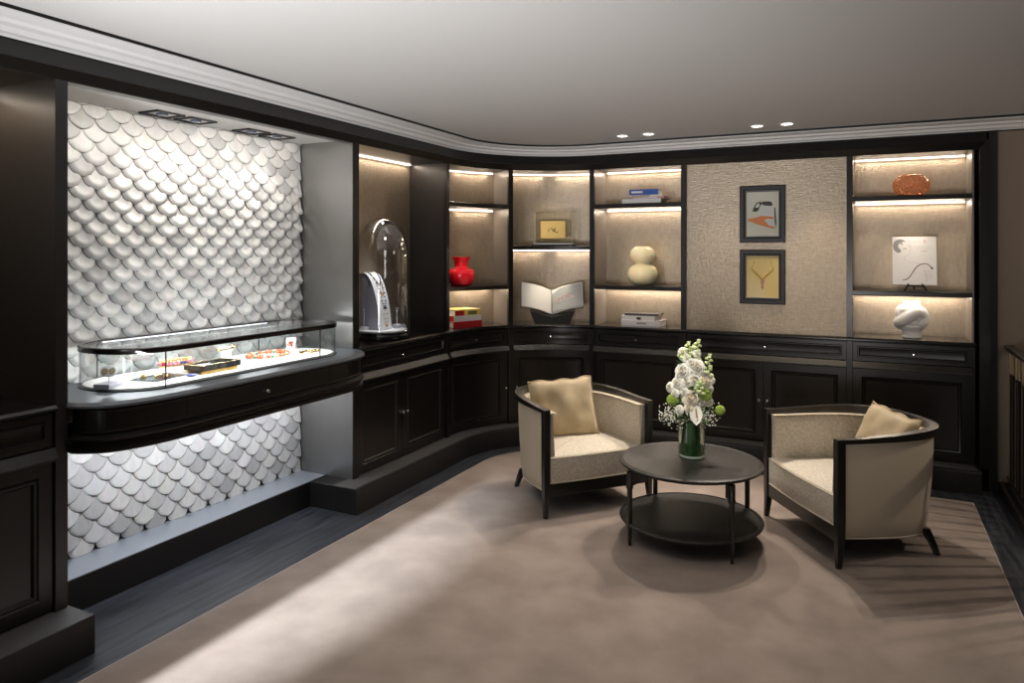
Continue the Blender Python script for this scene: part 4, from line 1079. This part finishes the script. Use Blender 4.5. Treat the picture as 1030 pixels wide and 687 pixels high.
pillow('throw_pillow', loc_of(ch2,a2,.02,.49,.555), (rad(-24),rad(4),a2), 'champagne velvet cushion tilted on a corner in the right armchair', w=.41, h=.36, seed=2)

# ------------------------------------------------------------------ round table
TX, TY = -.89, 4.13; ZR = .011
t = thing('round_table', (TX,TY,ZR), 'round two tier dark wood coffee table between the armchairs', 'table')
TR = .397
obj('tabletop', MB().lathe([(.0,.418),(.36,.418),(.378,.421),(.385,.428),(.394,.430),(TR,.436),(TR-.002,.442),(.386,.445),(.378,.449),(.372,.4465),(.366,.4465),(0,.4465)],(TX,TY,0),96,caps=False), M['tabletop'], t, smooth=35)
obj('lower_shelf', MB().lathe([(.0,.106),(.372,.106),(.386,.112),(TR-.003,.118),(TR,.126),(.392,.132),(.380,.136),(.374,.130),(0,.130)],(TX,TY,0),96,caps=False), M['tabletop'], t, smooth=35)
for sx_,sy_ in ((-1,-1),(1,-1),(1,1),(-1,1)):
    x,y = TX+sx_*.272, TY+sy_*.272
    m = MB().lathe([(.0085,ZR),(.010,.03),(.0135,.12),(.0145,.22),(.0145,.335),(.0,.335)],(x,y,0),16)
    m.lathe([(.018,.325),(.020,.330),(.020,.345),(.017,.350),(.017,.418)],(x,y,0),16)
    a = math.atan2(sy_,sx_); m.obox((x-.012*math.cos(a),y-.012*math.sin(a),.382),.030,.040,.072,(0,0,a))
    obj('leg', m, M['chairwood'], t, smooth=35)

# ------------------------------------------------------------------ flowers
VX, VY, VZ = -.895, 4.195, .4470
M['vglass'] = thin_glass('vase_glass',(.93,.97,.93),.10,.6)
M['leafband'] = mat('wrapped_leaf_green',(.012,.045,.010),.3,coat=.5,bump=(30,.3,.004,(4,4,.3)),mix=((.03,.10,.02),12,(4,4,.3),.4,.7,3))
M['green'] = mat('stem_green',(.10,.22,.04),.5); M['leaf'] = mat('leaf_green',(.06,.15,.03),.45)
M['petal'] = mat('white_petal',(.90,.88,.79),.6,sheen=.2); M['petalc'] = mat('cream_petal',(.88,.80,.64),.6,sheen=.2)
M['heart'] = mat('rose_heart',(.80,.66,.40),.6); M['lime'] = mat('lime_petal',(.34,.46,.08),.6); M['bud'] = mat('green_white_bud',(.62,.70,.36),.5); M['spadix'] = mat('spadix',(.35,.24,.08),.5)
t = thing('glass_vase', (VX,VY,VZ), 'clear cylinder vase lined with dark green leaf on the round table', 'vase')
obj('glass_cylinder', MB().lathe([(0,0),(.072,0),(.077,.004),(.077,.215),(.073,.215),(.073,.018),(0,.016)],(VX,VY,VZ),48,caps=False), M['vglass'], t, smooth=35)
obj('leaf_lining', MB().lathe([(0,.022),(.0700,.022),(.0715,.03),(.0715,.20),(.066,.205),(0,.200)],(VX,VY,VZ),40,caps=False), M['leafband'], t, smooth=35)
obj('thick_base', MB().lathe([(0,.002),(.070,.002),(.0725,.008),(.070,.017),(0,.015)],(VX,VY,VZ),40,caps=False), mat('base_glass',(.55,.62,.55),.08,spec=.9,coat=.8), t, smooth=True)
TOPZ = VZ+.20
def stem_pts(c):
    b = Vector((VX+random.uniform(-.03,.03), VY+random.uniform(-.03,.03), TOPZ-.0)); c = Vector(c)
    mid = b.lerp(c,.5)+Vector((0,0,.03)); return catmull([b,mid,c],5)
def rose_mesh(R_):
    """opened rose: five whorls of separate cupped petals round a tight spiral core, axis +z"""
    m = MB()
    for w_i,(n_,rb,rt,h,wd,z0_,curl) in enumerate(((3,.10,.16,.62,1.25,.02,.0),(4,.16,.30,.60,1.0,-.02,.05),(5,.24,.50,.52,.80,-.08,.14),(6,.30,.76,.38,.66,-.14,.26),(7,.34,1.02,.16,.56,-.20,.34))):
        for k in range(n_):
            ph = 2*PI*k/n_+w_i*1.1; rows_ = []
            for j in range(7):
                v = j/6; rr_ = R_*(rb+(rt-rb)*v**.8); hw = wd*(.35+.65*math.sin(min(1,v*1.25)*PI/2))*(1 if v < .8 else 1-.45*((v-.8)/.2)**2)
                z = R_*(z0_-.25+(h+.25)*math.sin(v*PI/2)-curl*v**4)
                rw = []
                for i in range(7):
                    u = i/6*2-1; a = ph+u*hw; q = rr_*(1+.05*u*u+.03*math.sin(5*u+k))
                    rw.append((q*math.cos(a), q*math.sin(a), z-R_*.10*u*u*v))
                rows_.append(rw)
            m.grid(rows_)
    m.ball((0,0,-R_*.18),(R_*.42,R_*.42,R_*.22),12,6)
    return m
def core_mesh(R_):
    m = MB(); P_ = []
    for q in range(40):
        a = q*.42; P_.append((R_*.16*(q/40)*math.cos(a),R_*.16*(q/40)*math.sin(a),R_*(.46-.05*(q/40))))
    m.tube(P_,R_*.035,5); m.ball((0,0,R_*.30),(R_*.14,R_*.14,R_*.16),10,6); return m
def flower(name, c, axis, mesh, mt, label, group=None, extra=None):
    t_ = thing(name, c, label, 'flower', group)
    q = Vector(axis).normalized().to_track_quat('Z','Y')
    R3 = q.to_matrix(); mm = MB(); mm.v = [tuple(Vector(c)+R3@Vector(v)) for v in mesh.v]; mm.f = mesh.f; mm.m = mesh.m
    obj('bloom', mm, mt, t_, smooth=70, flip=False)
    if extra:
        for en, em, ema in extra:
            m2 = MB(); m2.v = [tuple(Vector(c)+R3@Vector(v)) for v in em.v]; m2.f = em.f; m2.m = em.m
            obj(en, m2, ema, t_, smooth=70)
    cc = Vector(c)-R3@Vector((0,0,.012))
    obj('stem', MB().tube(stem_pts(cc), .003, 6), M['green'], t_, smooth=True)
    return t_
# camera-side directions: the bouquet is round, blooms look outward all round
def P3(dx, dz, out=.06):
    """dx across, out towards the room's middle-left front (where the picture is taken), dz above the table"""
    ax = Vector((.899,.438,0)); ay = Vector((.217,-.976,0)).normalized()
    p_ = Vector((VX,VY,VZ))+ax*dx+ay*out; return (p_.x,p_.y,VZ+dz), ay, ax
random.seed(21)
def F_(dx,dz,out,tilt=.35):
    c, ay, ax = P3(dx,dz,out); axis = (ay*(1 if out >= 0 else -1)+ax*(dx*7)+Vector((0,0,tilt))); return c, axis
blooms = [(-.012,.355,.085,.046,'large open white rose at the front centre of the bouquet','petalc'),
          (-.055,.500,.05,.046,'white rose at the upper left of the bouquet','petal'),
          (.025,.525,.05,.050,'white rose at the upper right of the bouquet','petal'),
          (-.085,.430,.05,.040,'ruffled white bloom at the left edge of the bouquet','petal'),
          (-.030,.445,.065,.034,'white bloom between the upper left and left edge roses','petal'),
          (.008,.455,.070,.036,'white bloom directly above the large open rose','petal'),
          (.072,.445,.060,.040,'cream centred white rose at the right of the bouquet','petalc'),
          (.105,.400,.045,.030,'white bloom at the right edge of the bouquet','petal'),
          (.060,.330,.070,.034,'white bloom low on the right side of the bouquet','petal'),
          (.105,.325,.040,.028,'small white bloom beside the low right one','petal'),
          (-.055,.600,.0,.030,'small white bloom near the left of the bouquet top','petal'),
          (-.02,.50,-.07,.045,'white rose at the back of the bouquet','petal'),
          (.06,.42,-.08,.045,'second white rose at the back of the bouquet','petal'),
          (-.07,.36,-.06,.042,'third white rose low at the back of the bouquet','petal'),
          (-.128,.405,.030,.030,'white bloom reaching out furthest at the left of the bouquet','petal'),
          (.118,.445,.025,.026,'white bloom reaching out at the upper right of the bouquet','petal'),
          (-.100,.375,.060,.026,'small white bloom above the left lime pompon','petal'),
          (-.045,.385,.075,.026,'small white bloom left of the large open rose','petal'),
          (.045,.400,.075,.028,'small white bloom right of the large open rose','petal'),
          (-.005,.545,.055,.028,'small white bloom between the two upper roses','petal'),
          (.055,.495,.055,.026,'small white bloom below the upper right rose','petal'),
          (-.020,.300,.090,.026,'small cream bloom left of the anthurium','petalc'),
          (-.075,.470,.045,.026,'small white bloom above the left edge bloom','petal'),
          (.098,.470,.030,.024,'small white bloom at the right shoulder','petal'),
          (-.030,.570,.030,.024,'small white bloom under the top left spike','petal'),
          (.030,.595,.025,.024,'small white bloom under the tallest spike','petal'),
          (-.075,.285,.070,.026,'small white bloom low at the left front','petal')]
for dx,dz,out,R_,lab,mt in blooms:
    c, axis = F_(dx,dz,out); flower('rose', c, axis, rose_mesh(R_*1.02), M[mt], lab, 'white roses in the table bouquet', [('core',core_mesh(R_*1.02),M['heart'])])
# lime chrysanthemums
def mum_mesh(R_, n=110):
    m = MB(); 
    for k in range(n):
        zf = 1-2*(k+.5)/n
        a = k*2.399; s = math.sqrt(1-zf*zf); d = Vector((s*math.cos(a), s*math.sin(a), zf))
        m.ball(d*R_*.80, (R_*.16,R_*.16,R_*.30), 6, 4, R=d.to_track_quat('Z','Y').to_matrix())
    m.ball((0,0,0), R_*.8, 10, 7); return m
for dx,dz,out,R_,lab in ((-.110,.335,.045,.031,'lime green pompon flower at the left of the bouquet'),(.078,.365,.070,.032,'lime green pompon flower at the right front of the bouquet'),(.160,.275,.045,.027,'lime green pompon flower sticking out at the far right')):
    c, axis = F_(dx,dz,out); flower('pompon_flower', c, axis, mum_mesh(R_), M['lime'], lab, 'lime green pompon flowers')
# anthurium
m = MB(); rows_ = []
for j in range(9):
    v = j/8; rw = []
    for i in range(9):
        u = i/8*2-1; a = v*PI; wv = .036*math.sin(PI*min(1,v*1.02))**.6*(1.15-.35*v)
        rw.append((u*wv, .046-.105*v+(.010*abs(u) if v < .3 else 0), .008*u*u-.006+.010*v))
    rows_.append(rw)
m.grid(rows_)
sp = MB().tube([(0,.034,.002),(0,.010,.016),(0,-.014,.020)],[.0035,.0045,.003],8)
c, axis = F_(.022,.262,.098,.15)
q = Vector(axis).normalized().to_track_quat('Z','Y')
flower('anthurium', c, axis, m, M['petal'], 'white heart shaped anthurium just above the vase rim', None, [('spadix',sp,M['spadix'])])
# flower spikes (stock / snapdragon) at the top and sides
def spike(base, tip, n, lab, r0=.013):
    t_ = thing('flower_spike', base, lab, 'flower', 'pale green flower spikes')
    m = MB(); b = Vector(base); d = Vector(tip)-b
    for k in range(n):
        f_ = k/(n-1); a = k*2.4; rr_ = r0*(1.7-f_*.9)
        c_ = b+d*f_+Vector((math.cos(a),math.sin(a),0))*rr_
        for q in range(4):
            aa = a+q*1.6; m.ball(c_+Vector((math.cos(aa)*.006,math.sin(aa)*.006,.003*(q%2))), (.0085*(1.15-f_*.45),)*3, 6, 4)
    obj('florets', m, M['bud'], t_, smooth=True)
    obj('stem', MB().tube([(VX,VY,TOPZ),tuple(b),tuple(Vector(tip))],.003,6), M['green'], t_, smooth=True)
for (dx,dz,o1,dx2,dz2,lab) in ((.018,.56,.0,.035,.665,'tallest pale green spike at the bouquet top right'),(-.018,.55,.01,-.022,.655,'pale green spike at the bouquet top left'),(.0,.56,-.03,.006,.63,'short pale green spike at the bouquet top centre'),(.088,.47,.02,.098,.585,'pale green spike at the right shoulder of the bouquet'),(-.05,.56,-.01,-.058,.61,'pale green spike at the left shoulder of the bouquet'),(.040,.38,.09,.045,.45,'short green spike beside the large open rose')):
    b,_,_ = P3(dx,dz,o1); tp_,_,_ = P3(dx2,dz2,o1); spike(b,tp_,12,lab)
# baby's breath: uncountable sprays of tiny blossom
m = MB(); ms = MB(); random.seed(8)
for q in range(330):
    side = random.random()
    if side < .55: dx,dz = random.gauss(-.115,.034), random.gauss(.255,.034)
    elif side < .8: dx,dz = random.gauss(.085,.035), random.gauss(.235,.028)
    else: dx,dz = random.gauss(0,.07), random.gauss(.25,.04)
    dz = max(dz,.175); dx = max(min(dx,.16),-.185)
    c,_,_ = P3(dx,dz,random.gauss(.05,.03)); m.ball(c, random.uniform(.0028,.0048), 5, 3)
    if q % 6 == 0: ms.tube([(VX,VY,TOPZ+.01),tuple(Vector((VX,VY,TOPZ)).lerp(Vector(c),.5)+Vector((0,0,.012))),c],.0010,4)
t = thing('gypsophila_spray', (VX,VY,TOPZ), 'cloud of tiny white baby\'s breath spilling low round the vase rim', 'flower')
tag(obj('tiny_blossoms', m, M['petal'], t, smooth=True), kind='stuff')
tag(obj('fine_stems', ms, M['green'], t), kind='stuff')
# foliage
m = MB(); random.seed(12)
for q in range(90):
    a = random.uniform(0,2*PI); dz = random.uniform(.205,.54); rr_ = .095*(1-max(0,dz-.38)*2.6)*random.uniform(.35,1.0)
    b = Vector((VX+rr_*math.cos(a),VY+rr_*math.sin(a),VZ+dz)); d = Vector((math.cos(a),math.sin(a),random.uniform(-.1,.9))).normalized()
    s = d.cross(Vector((0,0,1))).normalized(); L = random.uniform(.035,.06); w_ = L*.28
    m.grid([[b-s*.001,b,b+s*.001],[b+d*L*.35-s*w_,b+d*L*.4,b+d*L*.35+s*w_],[b+d*L*.75-s*w_*.6,b+d*L*.78,b+d*L*.75+s*w_*.6],[b+d*L-s*.001,b+d*L,b+d*L+s*.001]])
for q in range(24):
    a = q*2.4; rr_ = .05*math.sqrt(q/24); m.tube([(VX+rr_*.6*math.cos(a),VY+rr_*.6*math.sin(a),TOPZ-.0),(VX+rr_*1.3*math.cos(a),VY+rr_*1.3*math.sin(a),VZ+.42)],.0028,5)
tag(obj('foliage', m, M['leaf'], smooth=True, flip=False), 'mixed green leaves filling the bouquet between the white flowers', 'leaves', kind='stuff')

# ------------------------------------------------------------------ stair balustrade
t = thing('balustrade', (.88,4.0,.065), 'dark stair balustrade with brass and black bars at the right edge', 'railing')
RX = .872
m = MB().box(RX-.030,RX+.030,-.4,5.862,.975,.995).box(RX-.020,RX+.020,-.4,5.862,.958,.9749)
obj('handrail', m, M['rail'], t, bevel=.005)
obj('bottom_rail', MB().box(RX-.012,RX+.012,-.4,5.862,.095,.112), M['rail'], t, bevel=.002)
yv = 5.80; k = 0
while yv > 2.2:
    if k % 2 == 0:
        obj('brass_bar', MB().box(RX-.006,RX+.006,yv-.010,yv+.010,.112,.958), M['brass'], t)
    else:
        b_ = obj('black_bar', MB().lathe([(.010,.112),(.010,.12),(.018,.125),(.018,.80),(.021,.805),(.021,.815),(.010,.82)],(RX,yv,0),12), M['rail'], t, smooth=True)
        obj('brass_top', MB().lathe([(.008,.82),(.008,.958)],(RX,yv,0),8), M['brass'], b_, smooth=True)
    yv -= .105; k += 1
for yv in (5.82,4.4,3.0):
    obj('foot_post', MB().box(RX-.010,RX+.010,yv-.010,yv+.010,.064,.096), M['rail'], t)
# ------------------------------------------------------------------ lights
# mural spots from the four recessed square fittings
for y in (2.59,2.80,3.20,3.41):
    light('mural_spot','SPOT',(-3.25,y,2.33),8,NEUT,to=(-3.40,y-.12,1.0),size=.03,spot=80,blend=.8)
light('mural_wash','AREA',(-3.03,2.8,2.335),10.5,NEUT,to=(-3.40,2.8,1.3),size=1.7,sy=.06)
light('case_light','AREA',(-2.890,2.85,1.166),7,(.95,.97,1),to=(-3.20,2.85,1.02),size=1.42,sy=.01,spread=170)
light('case_light','AREA',(-3.330,2.85,1.166),3,(.95,.97,1),to=(-3.10,2.85,1.0),size=1.2,sy=.01,spread=170)
light('under_counter','AREA',(-3.12,2.82,.782),6.5,(.92,.95,1),to=(-3.30,2.82,.15),size=1.7,sy=.04,spread=175)
light('dome_spot','SPOT',(-3.12,4.34,2.31),45,(.90,.94,1),to=(-3.17,4.34,1.0),size=.02,spot=30,blend=.6)
def puck(s, z, e, tz, o=-.07, ang=58, to_o=-.35, sp=0):
    light('niche_spot','SPOT',CP.p(s,o,z),e,(1,.84,.62),to=CP.p(s+sp,to_o,tz),size=.012,spot=ang,blend=.8)
for s in ((S3-.04+S4)/2-.12,(S3-.04+S4)/2+.14): puck(s,1.99,4,1.40)
puck((S4+S5)/2,2.32,6,1.75,o=-.04); puck((S4+S5)/2,1.63,6,1.1,o=-.03,ang=70,to_o=-.2)
for s in ((S5+S6)/2-.12,(S5+S6)/2+.2): puck(s,1.99,5,1.40,o=-.10)
for s in ((S7+S8)/2-.24,(S7+S8)/2+.02,(S7+S8)/2+.28): puck(s,1.99,6,1.45,o=-.10)
for q in ((S3-.04+S4)/2,(S5+S6)/2+.02,(S7+S8)/2+.02):
    light('shelf_light','AREA',CP.p(q,-.06,1.30),.6,(1,.87,.72),to=CP.p(q,-.28,1.05),size=.5,sy=.02,spread=160)
for x,e,ang in ((-1.05,16,44),(-.34,40,46),(-.62,8,30)):
    light('wall_washer','SPOT',(x,5.28,2.508),e,(1,.82,.56),to=(x+.06,5.88,1.25),size=.02,spot=ang,blend=.9)
for x,y,e,tx,ty in ((-1.684,5.40,40,-1.9,4.9),(-1.478,5.40,120,-1.7,4.2),(-.69,5.40,110,-.85,3.9),(-.491,5.40,85,-.35,4.2)):
    light('downlight_and_fill_beam','SPOT',(x,y,2.508),e,(1,.88,.75),to=(tx,ty,0),size=.025,spot=76,blend=.8)
for x,y,e in ((-1.7,2.4,38),(-.3,2.4,14),(.4,1.0,8)):
    light('downlight_and_fill_beam','SPOT',(x,y,2.508),e,(1,.90,.80),to=(x,y+.2,0),size=.04,spot=85,blend=.8)
light('downlight_and_fill_beam','SPOT',(-2.25,3.75,2.508),75,(.92,.95,1),to=(-3.15,4.33,1.3),size=.02,spot=26,blend=.8)  # added lamp without a fitting, brightens the cloche and bust
light('downlight_and_fill_beam','SPOT',(-1.0,3.1,2.508),130,(1,.94,.86),to=(-.89,4.17,.85),size=.02,spot=20,blend=.9)
# bright room behind the camera, seen through the opening whose left jamb cuts its light
light('rear_room_light','SPOT',(-2.418,-3.1,2.35),7200,(.90,.95,1),to=(-2.42,2.75,0),size=.02,spot=12,blend=1)
light('added_ceiling_fill','SPOT',(-1.8,-.2,.9),500,(.97,.98,1),to=(-1.85,2.1,2.53),size=.4,spot=72,blend=1)  # added unseen lamp, brightens the left part of the ceiling
light('added_ceiling_fill','SPOT',(-.3,-.9,.9),240,(1,.95,.92),to=(-.6,2.6,2.53),size=.5,spot=80,blend=1)  # second added lamp out of view, brightens the rest of the ceiling
for x,y,tx,ty,tz,e,a in ((-1.95,4.75,-1.70,6.02,1.50,55,20),(-.05,4.85,.32,6.0,1.55,50,22),(-2.05,4.9,-2.47,5.85,1.22,42,22),(-2.35,4.75,-3.03,5.27,1.42,45,20),(-1.9,5.0,-2.49,5.93,1.80,16,14)):
    light('accent_beam','SPOT',(x,y,2.508),e,(1,.87,.70),to=(tx,ty,tz),size=.012,spot=a,blend=.7)
light('added_stair_fill','AREA',(2.2,4.6,2.2),5,(1,.85,.68),to=(1.2,5.9,.8),size=.5)  # added fill, brightens the stair wall and railing
# stair well light throwing the baluster shadows
light('stair_light','SPOT',(2.3,5.2,2.3),60,(1,.86,.70),to=(.5,4.7,0),size=.02,spot=50,blend=.5)
w = bpy.data.worlds.new('w'); SC.world = w; w.use_nodes = True
w.node_tree.nodes['Background'].inputs[0].default_value = (.9,.9,1,1); w.node_tree.nodes['Background'].inputs[1].default_value = .06

# ------------------------------------------------------------------ camera
cam = bpy.data.cameras.new('camera'); co = bpy.data.objects.new('camera', cam); COL.objects.link(co); SC.camera = co
cam.sensor_width = 36; cam.lens = 36*728/1030; cam.clip_start = .05
cam.shift_y = -(343.5-254)/1030
co.location = (0,0,1.62); co.rotation_euler = (rad(90),0,math.atan(355/728))
SC.view_settings.view_transform = 'Standard'; SC.view_settings.look = 'None'; SC.view_settings.gamma = 1
SC.view_settings.use_curve_mapping = False; SC.view_settings.exposure = 0
SC.cycles.max_bounces = 8; SC.cycles.transparent_max_bounces = 16; SC.cycles.sample_clamp_indirect = 4
SC.cycles.use_denoising = True; SC.cycles.caustics_reflective = False; SC.cycles.caustics_refractive = False
